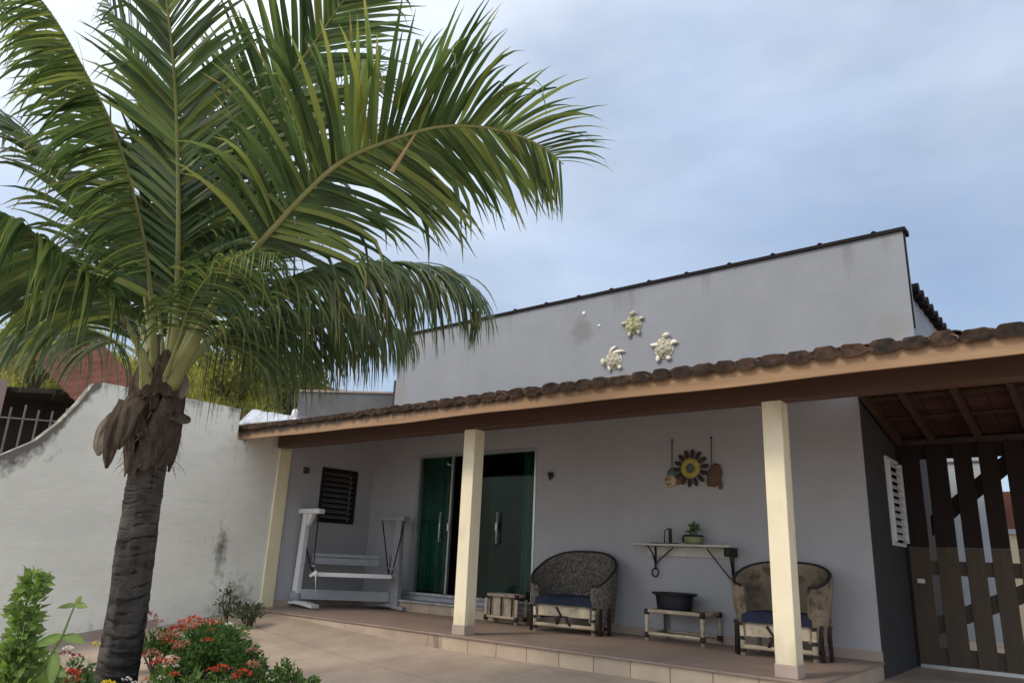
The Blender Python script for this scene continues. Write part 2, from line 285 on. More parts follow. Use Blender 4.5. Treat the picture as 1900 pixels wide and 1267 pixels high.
def thing(name, label, cat, loc=(0, 0, 0), group=None):
    o = bpy.data.objects.new(name, None); scn.collection.objects.link(o); o.location = loc; o.empty_display_size = .1
    ORI[o.name] = Vector(loc); return tag(o, label, cat, group)
def lerp(a, b, t): return a+(b-a)*t
def clamp(x, a=0., b=1.): return max(a, min(b, x))

# ---------------------------------------------------------------- ground
def G(x, y):
    k = clamp((-x-.2)/3.3); b = lerp(-.165, -.03, k); s = lerp(.09, .145, k)
    if y > -.1: return lerp(b, -.165, clamp((y+.1)/.5))
    yy = max(y, -14.); return b-s*(-.1-yy)
def ground():
    xs = [-900, -300, -120, -60, -30, -16, -10, -7]+[-6+.5*i for i in range(33)]+[12, 16, 24, 40, 80, 160, 400, 900]
    ys = [-900, -300, -100, -50, -30, -20, -14, -12]+[-11+.5*i for i in range(21)]+[-.35, -.1, .15, .4, 1, 2, 4, 6, 10, 20, 50, 120, 400, 900]
    vs = [(x, y, G(x, y)) for y in ys for x in xs]; n = len(xs)
    m = MB().add(vs, [(j*n+i, j*n+i+1, (j+1)*n+i+1, (j+1)*n+i) for j in range(len(ys)-1) for i in range(n-1)])
    tag(m.build('driveway', 'ground', smooth=True), kind='structure')
    b = MB()
    def f(u, v):
        a = 2*math.pi*u; r = v*(1+.12*math.sin(3*a+1)+.06*math.sin(7*a)); x = .65+1.55*r*math.cos(a); y = -4.25+1.45*r*math.sin(a)
        return (x, y, G(x, y)+.004+.16*(1-clamp(v)**3)+.03*mnoise.noise(Vector((x*5, y*5, 0)))*(1-v))
    b.grid(f, 48, 12); tag(b.build('garden_soil', 'soil', smooth=True), kind='structure')
ground()

# ---------------------------------------------------------------- house
D = 2.118
house = thing('house', 'single-storey grey house with tiled porch roof, cream columns and tall plain parapet', 'house', (0, D, 0))
DX0, DX1, DZ0, DZ1 = -2.925, -.455, .276, 2.45
m = MB(); m.box(-4.06, DX0, D, D+.14, 0, 3.28).box(DX1, 4.052, D, D+.14, 0, 3.28).box(DX0, DX1, D, D+.14, DZ1, 3.28).box(DX0, DX1, D, D+.14, 0, DZ0-.04)
m.build('front_wall', 'lilac', house)
# left porch wall with window opening (y 1.02-1.73, z 1.31-2.16)
m = MB(); m.box(-4.2, -4.06, .36, 1.02, 0, 2.95).box(-4.2, -4.06, 1.73, D+.14, 0, 2.95).box(-4.2, -4.06, 1.02, 1.73, 0, 1.31).box(-4.2, -4.06, 1.02, 1.73, 2.16, 2.95)
m.build('porch_side_wall', 'lilac', house)
m = MB(); m.box(3.9, 4.064, D+.004, 3.04, -.16, 2.98).box(3.9, 4.064, 3.95, 6.5, -.16, 2.98).box(3.9, 4.064, 3.04, 3.95, -.16, 1.21).box(3.9, 4.064, 3.04, 3.95, 2.21, 2.98)
m.build('side_wall', 'charcoal', house)
m = MB(); m.box(-3.68, 4.69, D-.002, D+.16, 3.1, 4.655); m.grid(lambda u, v: (lerp(-3.68, 4.69, u), D-.005, lerp(3.1, 4.655, v)), 260, 40)
m.build('parapet', 'parapet', house, stain=lambda v: -.05+.26*clamp((v.z-4.0)/.65)*clamp(.4+1.6*mnoise.noise(Vector((v.x*5, 1, 3))))+.06*clamp((3.55-v.z)/.3))
m = MB(); m.box(4.06, 4.69, D-.003, D+.16, 2.80, 3.1); m.build('parapet', 'parapet', house)
m = MB(); m.hexa([(-3.72, D-.035, 4.655), (4.72, D-.035, 4.655), (4.72, D+.2, 4.655), (-3.72, D+.2, 4.655), (-3.72, D-.03, 4.70), (4.72, D-.03, 4.70), (4.72, D+.2, 4.72), (-3.72, D+.2, 4.72)])
x = -3.4
while x < 4.6:
    m.ball((x, D+.03, 4.715), .035, .06, .022, seg=8, rings=4); x += .62+random.uniform(-.05, .05)
m.box(4.691, 4.70, D-.006, D+.06, 3.5, 4.655); m.build('parapet_cap', 'cap', house, smooth=False)
m = MB(); m.box(4.45, 4.6, D+.16, 6.4, 3.0, 4.08); m.build('upper_side_wall', 'bluegrey', house)
m = MB()
m.box(4.40, 4.66, D+.16, 6.4, 4.08, 4.12)
y = D+.55
while y < 6.3:
    m.tube([(4.44, y, 4.13), (4.70, y, 4.125)], [.065, .075], 8); y += .3+random.uniform(-.02, .02)
m.build('verge_tiles', 'cap', house)
m = MB(); m.hexa([(-3.68, D+.16, 3.9), (4.45, D+.16, 3.9), (4.45, 7.5, 4.0), (-3.68, 7.5, 4.0), (-3.68, D+.16, 3.95), (4.45, D+.16, 3.95), (4.45, 7.5, 4.05), (-3.68, 7.5, 4.05)])
m.box(-3.68, 4.0, 6.3, 6.5, -.16, 3.9).box(-3.9, -3.68, D+.14, 6.5, -.1, 3.9); m.build('rear_walls', 'charcoal', house)
# white plugs in the parapet
for (px, pz, r) in ((.34, 4.42, .03), (.61, 4.18, .022)):
    MB().ball((px, D-.008, pz), r, .012, r, seg=8, rings=6).build('wall_plug', 'whitepl', house, smooth=True)

# porch floor, riser, step, skirting
m = MB(); m.box(-4.06, 4.08, -.095, D, -.022, 0); m.build('porch_floor', 'floor', house, bevel=.006)
MB().box(-.12, 4.06, -.075, -.04, -.30, -.022).build('porch_riser', 'riser', house); MB().box(4.03, 4.06, -.04, 2.11, -.30, -.022).build('porch_riser', 'riser', house)
m = MB(); m.grid(lambda u, v: (lerp(-4.05, -.085, u), lerp(-.078-.052*(1-u**5), -.078, v)+.02*(1-u**6)*(1-v)*mnoise.noise(Vector((u*14, v*2, 1))), lerp(-.22, -.012, v)+.012*(1-v)*mnoise.noise(Vector((u*20, v*3, 2)))), 90, 6); m.build('ramp_edge', 'ground', house, smooth=True)
m = MB(); m.box(-3.02, -.36, D-.30, D-.002, 0, .14); m.build('door_step', 'riser', house, bevel=.006)
m = MB(); m.box(-3.05, -.34, D-.05, D+.02, .238, DZ0); m.box(-3.05, -.34, D-.34, D-.003, .141, .165); m.build('door_sill', 'marble', house, bevel=.005)
for b_ in ((-.36, 4.064, D-.014, D-.001), (-4.058, -4.046, .36, D-.002), (-4.045, -3.06, D-.014, D-.001)): MB().box(*b_, .001, .10).build('skirting', 'basetile', house)
# columns
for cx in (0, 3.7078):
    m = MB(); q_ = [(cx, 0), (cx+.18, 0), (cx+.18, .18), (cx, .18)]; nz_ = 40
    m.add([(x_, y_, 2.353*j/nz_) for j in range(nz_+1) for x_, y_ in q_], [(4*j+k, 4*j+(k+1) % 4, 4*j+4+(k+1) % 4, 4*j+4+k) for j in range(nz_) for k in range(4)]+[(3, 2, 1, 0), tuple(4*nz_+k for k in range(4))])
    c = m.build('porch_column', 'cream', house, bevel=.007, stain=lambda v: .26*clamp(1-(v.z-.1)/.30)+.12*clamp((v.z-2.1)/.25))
    ORI[c.name] = ORI[house.name]
    MB().box(cx-.006, cx+.186, -.006, .186, .001, .105).build('column_base', 'basetile', c, bevel=.003)
# beam, fascia
MB().box(-3.92, 7.2, .0, .17, 2.353, 2.56).build('porch_beam', 'beam', house, bevel=.006)
m = MB()
n = 240
def fx(u): return lerp(-4.38, 7.2, u)
def wob(x): return .006*math.sin(x*1.3)+.004*math.sin(x*3.1)
front = lambda u, v: (fx(u), -.52, lerp(2.405+wob(fx(u)), 2.575, v))
m.grid(front, n, 6)
m.grid(lambda u, v: (fx(u), lerp(-.49, -.52, v), 2.405+wob(fx(u))), n, 1)
m.grid(lambda u, v: (fx(1-u), -.49, lerp(2.405+wob(fx(1-u)), 2.575, v)), n, 1)
m.box(-4.385, -4.38, -.52, -.49, 2.405, 2.575)
def fst(v):
    h = (v.z-2.41)/.165; return (h-.0)*1.0*lerp(1, .40, clamp((v.x+3.5)/6)) - .06*clamp((v.x+1)/4)
m.build('fascia_board', 'fascia', house, stain=fst)
# porch roof: deck and tile field
SL = .28
def zr(y): return 2.60+SL*(y+.5)
m = MB()
m.hexa([(-4.36, -.49, zr(-.49)-.06), (4.06, -.49, zr(-.49)-.06), (4.06, D, zr(D)-.06), (-4.36, D, zr(D)-.06), (-4.36, -.49, zr(-.49)-.035), (4.06, -.49, zr(-.49)-.035), (4.06, D, zr(D)-.035), (-4.36, D, zr(D)-.035)])
m.hexa([(4.06, -.49, zr(-.49)-.06), (7.2, -.49, zr(-.49)-.06), (7.2, 1, zr(1)-.06), (4.06, 1, zr(1)-.06), (4.06, -.49, zr(-.49)-.035), (7.2, -.49, zr(-.49)-.035), (7.2, 1, zr(1)-.035), (4.06, 1, zr(1)-.035)])
m.build('roof_deck', 'deck', house)
def zb(y): return 3.03-.18*(y-1)
m = MB()
m.hexa([(4.07, 1, zb(1)-.03), (7.2, 1, zb(1)-.03), (7.2, 3.95, zb(3.95)-.03), (4.07, 3.95, zb(3.95)-.03), (4.07, 1, zb(1)), (7.2, 1, zb(1)), (7.2, 3.95, zb(3.95)), (4.07, 3.95, zb(3.95))])
m.build('carport_ceiling', 'deck', house)
for rx in (4.13, 4.51, 5.0, 5.5, 6.0, 6.5, 7.0):
    MB().bar((rx, 1.02, zb(1.02)-.085), (rx, 3.6, zb(3.6)-.085), .055, .10).build('rafter', 'rafter', house)
    MB().bar((rx, -.45, zr(-.45)-.115), (rx, .98, zr(.98)-.115), .055, .10).build('rafter', 'rafter', house)
for py in (1.6, 2.25, 2.9):
    MB().box(4.07, 7.2, py-.03, py+.03, zb(py)-.062, zb(py)-.034).build('purlin', 'rafter', house)
MB().box(4.07, 7.2, 3.62, 3.76, 2.49, zb(3.7)-.035).build('rear_beam', 'gatedark', house)
# clay tiles: rows of half-round covers, overlapping up the slope
def tiles():
    m = MB(); rng = random.Random(3); pitch = .215; ln = .40; seg = 7
    x = -4.36; col = 0
    while x < 7.2:
        ymax = D-.01 if x < 4.0 else 1.02
        y = -.562; row = 0; jx = rng.uniform(-.012, .012)
        big = .55+.45*clamp((x+2.5)/4)
        while y < ymax-.1:
            y1 = min(y+ln+.06, ymax); dy = rng.uniform(-.025, .02) if row == 0 else 0; dz = rng.uniform(-.010, .014); rr = (.094+rng.uniform(-.012, .010)); tw = rng.uniform(-.02, .02); hs = rng.uniform(.48, .66)
            ya = y+dy
            vs = []; fs = []
            for t, (yy, r) in enumerate(((ya, rr), (y1, rr*.86))):
                for s_, th in ((1, 0), (0, .014)):
                    for k in range(seg+1):
                        a = math.pi*k/seg; R_ = r-(th if s_ == 0 else 0)
                        vs.append((x+jx+tw*t+R_*math.cos(a), yy+(.018 if t == 0 else 0), zr(yy)-.045+dz*(1-t)+(.028 if t == 0 else .0)+R_*math.sin(a)*big*hs+.004*mnoise.noise(Vector((x*9+k, yy*7, 1)))))
            q = seg+1
            for k in range(seg):
                fs.append((k, k+1, 2*q+k+1, 2*q+k)); fs.append((q+k+1, q+k, 3*q+k, 3*q+k+1)); fs.append((k+1, k, q+k, q+k+1))
            m.add(vs, fs)
            # pan tile between covers
            xp = x+pitch/2; vs = []; fs = []
            for t, yy in enumerate((ya+.03, y1)):
                for k in range(seg+1):
                    a = math.pi+math.pi*k/seg; vs.append((xp+.085*math.cos(a), yy, zr(yy)+.028-(.0 if t == 0 else .02)+.07*math.sin(a)))
            for k in range(seg): fs.append((k, k+1, q+k+1, q+k))
            m.add(vs, fs)
            y += ln; row += 1
        x += pitch; col += 1
    m.build('roof_tiles', 'tile', house)
tiles()
# mortar bed under first tiles so the eave is closed
m = MB()
def mort(u, v):
    x = lerp(-4.37, 7.2, u); xq = x+.05*mnoise.noise(Vector((x*1.9, 8, 8))); dx = abs((xq+4.36+.1075) % .215-.1075); kk = clamp((x+2.6)/3.5); lump = (1-min(1, dx/(.092+.012*mnoise.noise(Vector((math.floor((x+4.47)/.215), 5, 0)))))**7)
    hb = 2.548+.016*mnoise.noise(Vector((x*6, 2, 8)))-.022*kk*lump+.010*mnoise.noise(Vector((x*23, 2, 8))); ht = 2.592+lerp(.012, .040, kk)*lump+.012*mnoise.noise(Vector((x*5, 7, 0)))+.016*mnoise.noise(Vector((math.floor((x+4.4675)/.215)*1.7, 3, 3)))
    if v <= .6: return (x, -.548-.012*lump+.012*mnoise.noise(Vector((x*14, v*4, 4))), lerp(hb, ht, v/.6))
    return (x, lerp(-.55, -.38, (v-.6)/.4), ht+.012*(v-.6)/.4)
m.grid(mort, 900, 10); m.build('eave_mortar', 'oldmortar', house, smooth=True)

# louver window on the left porch wall
wn = MB(); 
for (y0, y1, z0, z1) in ((1.0, 1.75, 1.29, 1.335), (1.0, 1.75, 2.135, 2.18), (1.0, 1.045, 1.335, 2.135), (1.705, 1.75, 1.335, 2.135)): wn.box(-4.16, -4.035, y0, y1, z0, z1)
lw = wn.build('louver_window', 'blackmetal', house, bevel=.003); ORI[lw.name] = ORI[house.name]
m = MB()
for i in range(9):
    z = 1.37+i*.088
    m.hexa([(-4.13, 1.047, z+.05), (-4.06, 1.047, z-.005), (-4.06, 1.703, z-.005), (-4.13, 1.703, z+.05), (-4.13, 1.047, z+.056), (-4.06, 1.047, z+.004), (-4.06, 1.703, z+.004), (-4.13, 1.703, z+.056)])
m.build('louver_slats', 'slat', lw)
MB().box(-4.19, -4.18, 1.03, 1.72, 1.3, 2.17).build('dark_backing', 'blackmetal', lw)
# awning shutter window on the charcoal wall
m = MB()
for (y0, y1, z0, z1) in ((3.02, 3.06, 1.19, 2.23), (3.93, 3.97, 1.19, 2.23), (3.06, 3.93, 1.19, 1.23), (3.06, 3.93, 2.19, 2.23)): m.box(4.0, 4.085, y0, y1, z0, z1)
aw = m.build('shutter_window', 'whiteslat', house, bevel=.003); ORI[aw.name] = ORI[house.name]
m = MB()
for i in range(11):
    z = 1.26+i*.085; m.hexa([(4.03, 3.10, z+.065), (4.10, 3.10, z), (4.115, 3.62, z), (4.045, 3.62, z+.065), (4.03, 3.10, z+.075), (4.10, 3.10, z+.012), (4.115, 3.62, z+.012), (4.045, 3.62, z+.075)])
m.box(4.05, 4.11, 3.065, 3.10, 1.235, 2.185).box(4.06, 4.125, 3.62, 3.66, 1.235, 2.185)
m.build('louver_slats', 'whiteslat', aw)
MB().box(3.93, 3.94, 3.05, 3.94, 1.22, 2.2).build('dark_backing', 'blackmetal', aw)

# sliding glass door
m = MB(); e = .035
m.box(DX0, DX0+e, D-.012, D+.10, DZ0, DZ1).box(DX1-e, DX1, D-.012, D+.10, DZ0, DZ1).box(DX0+e, DX1-e, D-.012, D+.10, DZ1-.04, DZ1)
door = m.build('sliding_door', 'alu', house, bevel=.002); ORI[door.name] = ORI[house.name]
g0 = DZ0+.004; g1 = DZ1-.045
MB().box(DX0+.036, -2.20, D+.05, D+.058, g0, g1).build('glass_panel', 'glass', door)
MB().box(-1.33, DX1-.036, D+.05, D+.058, g0, g1).build('glass_panel', 'glass', door)
MB().box(-1.62, -.95, D+.075, D+.083, g0, g1).build('glass_panel', 'glass', door)
MB().box(-2.20, -2.165, D+.03, D+.075, g0, g1).build('door_stile', 'alu', door)
for hx in (-2.36, -1.17):
    MB().tube([(hx, D+.05, 1.09), (hx, D-.0, 1.06), (hx, D-.0, 1.52), (hx, D+.05, 1.49)], .014, 8).build('door_handle', 'chrome', door, smooth=True)
MB().tube([(-1.07, D+.09, 1.06), (-1.07, D+.12, 1.06), (-1.07, D+.12, 1.5), (-1.07, D+.09, 1.5)], .012, 8).build('door_handle', 'alu', door, smooth=True)
for hx, hz in ((-2.185, 1.29), (-1.19, 1.30)):
    MB().box(hx-.018, hx+.018, D+.0, D+.03, hz-.06, hz+.06).build('door_latch', 'white', door, bevel=.006)
def curtain(x0, x1, y, z0, z1, w):
    return MB().grid(lambda u, v: (lerp(x0, x1, u), y+.03*math.sin(u*w)+.012*math.sin(u*w*2.3+1), lerp(z0, z1, v)), 70, 1)
curtain(DX0+.05, -2.24, D+.115, DZ0+.02, DZ1, 46).build('curtain', 'curtain', house, smooth=True, solid=.004)
curtain(-.80, DX1-.02, D+.14, DZ0+.02, DZ1, 30).build('curtain', 'curtain', house, smooth=True, solid=.004)
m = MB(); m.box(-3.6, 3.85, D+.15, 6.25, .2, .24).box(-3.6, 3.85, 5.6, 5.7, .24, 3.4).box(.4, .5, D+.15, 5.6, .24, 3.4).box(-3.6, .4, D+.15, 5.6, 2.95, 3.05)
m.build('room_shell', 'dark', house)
fr = thing('cupboard', 'pale cupboard seen dimly through the right glass door panel', 'cupboard', (-1.0, 3.3, .24))
MB().box(-1.30, -.62, 3.2, 3.8, .25, 1.95).build('cupboard_body', 'curtain', fr, bevel=.02); MB().box(-1.24, -1.22, 3.17, 3.2, .9, 1.4).build('cupboard_handle', 'alu', fr)

# ---------------------------------------------------------------- low grey wall and flashing behind the eave, cable
lg = thing('grey_low_wall', 'dark grey rendered low wall rising behind left end of porch roof', 'wall', (-4.7, 1.9, 0))
A = Vector((-3.86, 2.56, 0)); B = Vector((-5.42, 1.30, 0)); nrm = Vector((.63, -.777, 0))
m = MB(); m.hexa([A+Vector((0, 0, 2.2)), B+Vector((0, 0, 2.2)), B-nrm*.15+Vector((0, 0, 2.2)), A-nrm*.15+Vector((0, 0, 2.2)), A+Vector((0, 0, 3.70)), B+Vector((0, 0, 3.66)), B-nrm*.15+Vector((0, 0, 3.66)), A-nrm*.15+Vector((0, 0, 3.70))]); m.build('wall_body', 'lowgrey', lg)
m = MB(); q = nrm*.02; m.hexa([A+q+Vector((0, 0, 3.70)), B+q+Vector((0, 0, 3.66)), B-nrm*.17+Vector((0, 0, 3.66)), A-nrm*.17+Vector((0, 0, 3.70)), A+q+Vector((0, 0, 3.735)), B+q+Vector((0, 0, 3.695)), B-nrm*.17+Vector((0, 0, 3.695)), A-nrm*.17+Vector((0, 0, 3.735))]); m.build('wall_coping', 'basetile', lg)

# ---------------------------------------------------------------- boundary wall with the swooping top
bw = thing('boundary_wall', 'tall stained cream garden wall with swooping curved top behind the palm', 'wall', (-4.06, -2, 0))
TOP = [(.36, 2.56), (-.47, 2.56), (-.485, 2.395), (-.62, 2.395), (-.63, 2.86), (-1.2, 2.865), (-2.0, 2.86), (-2.65, 2.85), (-2.76, 2.82), (-2.9, 2.53), (-3.08, 2.24), (-3.29, 1.99), (-3.63, 1.76), (-4.2, 1.50), (-5.0, 1.36), (-7.5, 1.3)]
def ztop(y):
    for (a, za), (b, zb_) in zip(TOP, TOP[1:]):
        if b <= y <= a: t = (a-y)/max(1e-6, a-b); return lerp(za, zb_, t)
    return TOP[-1][1]
ys = sorted(set([round(.36-.06*i, 3) for i in range(int(7.86/.06)+1)]+[a for a, _ in TOP]), reverse=True)
nv = 40; m = MB(); vs = []
for y in ys:
    zt = ztop(y); zg = G(-4.06, y)-.1
    for j in range(nv+1):
        z = lerp(zg, zt, j/nv); vs.append((-4.06+.012*mnoise.noise(Vector((y*1.3, z*1.3, 5)))+.004*mnoise.noise(Vector((y*6, z*6, 2))), y, z))
n = nv+1; fs = [(i*n+j, i*n+j+1, (i+1)*n+j+1, (i+1)*n+j) for i in range(len(ys)-1) for j in range(nv)]
m.add(vs, fs)
def bst(v):
    t = ztop(v.y)-v.z; s = 0
    if v.y < -2.7: s += .62*clamp(1-t/(.20+.25*clamp((-v.y-2.9)/.8)))
    s += .16*clamp(1-t/.12)+.30*clamp(1-t/.8)*clamp(mnoise.noise(Vector((v.y*8, v.z*.5, 3)))*1.8)+.10*clamp(mnoise.noise(Vector((v.y*1.1, v.z*1.6, 8)))*2)
    s += .42*math.exp(-((v.y+.62)/.10)**2-((v.z-.75)/.42)**2)
    s += .30*math.exp(-((v.y+.25)/.30)**2-((v.z-.2)/.35)**2)
    s += .16*math.exp(-((v.z-G(-4.06, v.y))/.2)**2)
    return s
m.build('wall_face', 'bwall', bw, stain=bst, smooth=True)
m = MB()
vs = []
for y in ys: vs += [(-4.21, y, G(-4.06, y)-.1), (-4.21, y, ztop(y))]
m.add(vs, [(2*i, 2*i+2, 2*i+3, 2*i+1) for i in range(len(ys)-1)]); m.build('wall_back', 'bwall', bw)
m = MB(); vs = []
for y in ys:
    z = ztop(y); o = 0
    vs += [(-4.225, y, z-.001), (-4.225, y, z+o+.004), (-4.06+o, y, z+o+.004), (-4.06+o, y, z-.001)]
m.add(vs, [(4*i+k, 4*i+4+k, 4*i+4+(k+1) % 4, 4*i+(k+1) % 4) for i in range(len(ys)-1) for k in range(3)]); m.build('wall_top', 'bwall', bw, stain=lambda v: .55 if v.y < -2.7 else .3)
m = MB(); m.box(-4.215, -4.035, .14, .362, -.1, 2.352); m.build('end_pilaster', 'pilaster', bw, bevel=.01)
m = MB(); vs = []
for y in [-1.4-.1*i for i in range(50)]: vs += [(-4.03, y, G(-4.03, y)-.05), (-4.03, y, G(-4.03, y)+.11), (-4.07, y, G(-4.03, y)+.11)]
m.add(vs, [(3*i+k, 3*i+3+k, 3*i+4+k, 3*i+1+k) for i in range(49) for k in range(2)]); m.build('wall_plinth', 'basetile', bw)

fl = thing('roof_flashing', 'bare zinc flashing sheet bent between cream wall and porch eave', 'flashing', (-4.2, -.5, 2.7))
m = MB(); m.grid(lambda u, v: (lerp(-4.36, -3.05, u), lerp(-.50, -.40, u)+.25*v*(1-u)+.01*math.sin(u*9)*v, lerp(2.655, lerp(2.95, 2.715, u), v)+.012*math.sin(u*13)*v*(1-u)), 16, 6); m.build('flashing_sheet', 'zinc', fl, smooth=True, solid=.004)
m = MB(); m.box(-4.375, -4.364, -.53, -.49, 2.60, 2.96); m.build('flashing_edge', 'cap', fl)
cb = thing('service_cable', 'thin pale cord from white clamp at left end of eave up to the palm', 'cable', (-3.05, -.35, 2.7))
MB().ball((-3.05, -.36, 2.74), .055, .05, .085, seg=10, rings=7).build('cable_clamp', 'whitepl', cb, smooth=True)
MB().box(-3.12, -2.95, -.40, -.33, 2.655, 2.68).build('clamp_base', 'whitepl', cb, bevel=.006)
pts = [Vector((-3.05, -.36, 2.78)).lerp(Vector((2.36, -4.27, 2.86)), t/12)+Vector((0, 0, -.06*math.sin(math.pi*t/12))) for t in range(13)]
MB().tube(pts, .007, 6).build('cable_line', 'greywhite', cb)

# ---------------------------------------------------------------- wall fittings
o = thing('wall_sconce', 'small dark cone sconce on porch wall right of glass door', 'sconce', (-.17, D, 2.02))
MB().lathe([(.012, -.06), (.03, 0), (.045, .045), (.04, .05)], (-.17, D-.05, 2.02), 12).build('sconce_cone', 'darkreed', o, smooth=True); MB().box(-.19, -.15, D-.03, D-.001, 2.0, 2.04).build('sconce_mount', 'iron', o)
o = thing('wall_hook', 'small dark ring bracket on porch side wall above the swing', 'bracket', (-4.06, .68, 2.08))
MB().tube([(-4.05, .65, 2.05), (-4.03, .65, 2.05), (-4.03, .65, 2.12), (-4.03, .71, 2.12), (-4.03, .71, 2.05), (-4.05, .71, 2.05)], .012, 6).build('hook_ring', 'iron', o); MB().box(-4.06, -4.05, .63, .73, 2.03, 2.14).build('hook_plate', 'slat', o)

def turtle(cx, cz, ang, s, label, mshell, mlimb, lay):
    t = thing('turtle_ornament', label, 'ornament', (cx, D, cz), 'turtle ornaments on the parapet')
    c, sn = math.cos(ang), math.sin(ang); U = Vector((c, 0, sn)); V = Vector((-sn, 0, c)); F = Vector((0, -1, 0)); O = Vector((cx, D-.006, cz))
    MB().ball(O, .140*s, .142*s, .062*s, U, V, F, 18, 10, zmin=0).build('shell', mshell, t, smooth=True)
    m = MB(); m.ball(O+F*.010, .150*s, .152*s, .014*s, U, V, F, 20, 6); m.build('shell_rim', mlimb, t, smooth=False)
    m = MB()
    plates = [(0, .0, .036), (0, .072, .032), (0, -.072, .032)]+[(.068*math.cos(a_), .092*math.sin(a_), .029) for a_ in (.45, -.45, math.pi-.45, math.pi+.45)]+[(.105*math.cos(a_), .12*math.sin(a_), .016) for a_ in [k*math.pi/6+.26 for k in range(12)]]
    for (a, b, r) in plates:
        a *= 1.15; b *= 1.04; h = .062*s*math.sqrt(max(.03, 1-(a/.140)**2-(b/.142)**2)); nl = (U*(a/.140**2)+V*(b/.142**2)+F*(h/(.062*s)**2*s)).normalized(); X_ = (U-nl*U.dot(nl)).normalized(); Y_ = nl.cross(X_)
        ctr = O+U*a*s+V*b*s+F*h; pv = [ctr+X_*r*s*math.cos(k*math.pi/3)+Y_*r*s*math.sin(k*math.pi/3) for k in range(6)]; pt = [ctr+nl*.010*s+X_*r*.72*s*math.cos(k*math.pi/3)+Y_*r*.72*s*math.sin(k*math.pi/3) for k in range(6)]
        m.add(pv+pt, [(k, (k+1) % 6, 6+(k+1) % 6, 6+k) for k in range(6)]+[tuple(range(6, 12))])
    m.build('shell_scutes', mshell, t)
    MB().ball(O+V*.172*s+U*lay['head']*s+F*.045*s, .058*s, .036*s, .032*s, (U+V*.25).normalized(), (V-U*.25).normalized(), F, 10, 7).build('head', mlimb, t, smooth=True)
    for (x0, y0, x1, y1, wd) in lay['fl']:
        a = O+(U*x0+V*y0)*s; b = O+(U*x1+V*y1)*s; ax = (b-a).normalized(); ln_ = (b-a).length; wy = F.cross(ax).normalized()
        m = MB(); K = 10; vs = []
        for k in range(K+1):
            u = k/K; ww = wd*s*(.45+.85*math.sin(math.pi*(.12+.80*u)))*(1-u**6*.8); c_ = a+ax*ln_*u+wy*.02*s*math.sin(u*2.5)+F*(.012+.022*s*math.sin(math.pi*min(1, u*.9)))
            vs += [c_+wy*ww, c_+F*.014*s, c_-wy*ww, c_-F*.012*s]
        m.add(vs, [(4*k+j_, 4*k+(j_+1) % 4, 4*k+4+(j_+1) % 4, 4*k+4+j_) for k in range(K) for j_ in range(4)]+[(3, 2, 1, 0), tuple(4*K+j_ for j_ in range(4))]); m.build('flipper', mlimb, t, smooth=True)
std = [(-.09, .05, -.205, .07, .026), (.09, .05, .205, .05, .028), (-.07, -.10, -.09, -.205, .028), (.07, -.10, .085, -.195, .028)]
turtle(1.18, 4.10, .04, .92, 'mossy stone turtle on parapet, topmost of three, head straight up', 'turtlemoss', 'turtle', dict(head=.02, fl=std))
turtle(1.655, 3.69, -.06, .98, 'round cream stone turtle on parapet, nearest the right, head tilted right', 'turtle', 'turtlewhite', dict(head=.04, fl=[(-.09, .05, -.21, .075, .027), (.09, .05, .215, .045, .03), (-.08, -.10, -.11, -.205, .03), (.06, -.12, .07, -.195, .034)]))
turtle(.86, 3.62, 1.45, .90, 'stone turtle on parapet lying sideways with head to the left and flipper raised', 'turtle', 'turtlewhite', dict(head=-.03, fl=[(.10, .06, .13, -.21, .026), (.1, .09, .22, -.05, .026), (-.08, .08, -.20, .05, .028), (-.09, -.10, -.16, -.14, .032)]))

o = thing('hanging_ornament', 'hanging wall ornament with mustard sun between a face and a brown shell', 'ornament', (2.0, D, 2.05))
Wp = lambda x, z, d=.03: Vector((x, D-d, z))
EX, EZ, EY = Vector((1, 0, 0)), Vector((0, 0, 1)), Vector((0, -1, 0))
for sx, z0 in ((1.745, 2.0), (2.285, 2.0)): MB().tube([Wp(sx, 2.42, .012), Wp(sx, z0, .03)], .006, 6).build('string', 'twig', o); MB().ball(Wp(sx, 2.425, .01), .014, .014, .012, EX, EZ, EY, 8, 5).build('nail', 'iron', o)
m = MB()
for k in range(14):
    a = 2*math.pi*k/14+.1; c = Wp(2.01+.185*math.cos(a), 2.05+.185*math.sin(a)); d = Vector((math.cos(a), 0, math.sin(a))); m.ball(c, .058, .030, .016, d, d.cross(EY), EY, 8, 6)
m.build('sun_petals', 'petal', o, smooth=True)
vs = []; m = MB()
m.grid(lambda u, v: Wp(2.01+(.055+.075*v)*math.cos(u*2*math.pi), 2.05+(.055+.075*v)*math.sin(u*2*math.pi), .045+.02*math.sin(v*math.pi)), 28, 5); m.build('sun_ring', 'yellow', o, smooth=True, solid=.01)
MB().ball(Wp(2.01, 2.05, .04), .062, .062, .03, EX, EZ, EY, 14, 8).build('sun_centre', 'teal', o, smooth=True)
MB().ball(Wp(1.725, 1.90), .085, .085, .04, EX, EZ, EY, 14, 8).build('face_disc', 'face', o, smooth=True)
m = MB()
for ex in (1.69, 1.735): m.tube([Wp(ex+.015*math.cos(a*.9), 1.91+.018*math.sin(a*.9), .073) for a in range(6)], .004, 5)
m.tube([Wp(1.69+.06*t/6, 1.865-.018*math.sin(math.pi*t/6), .070) for t in range(7)], .004, 5); m.build('face_marks', 'petal', o)
m = MB(); m.ball(Wp(1.76, 2.01, .02), .09, .06, .02, (EX+EZ*.1).normalized(), EZ, EY, 10, 6); m.ball(Wp(1.85, 2.03, .02), .06, .04, .02, (EX+EZ*.5).normalized(), EZ, EY, 10, 6); m.build('hat', 'teal', o, smooth=True)
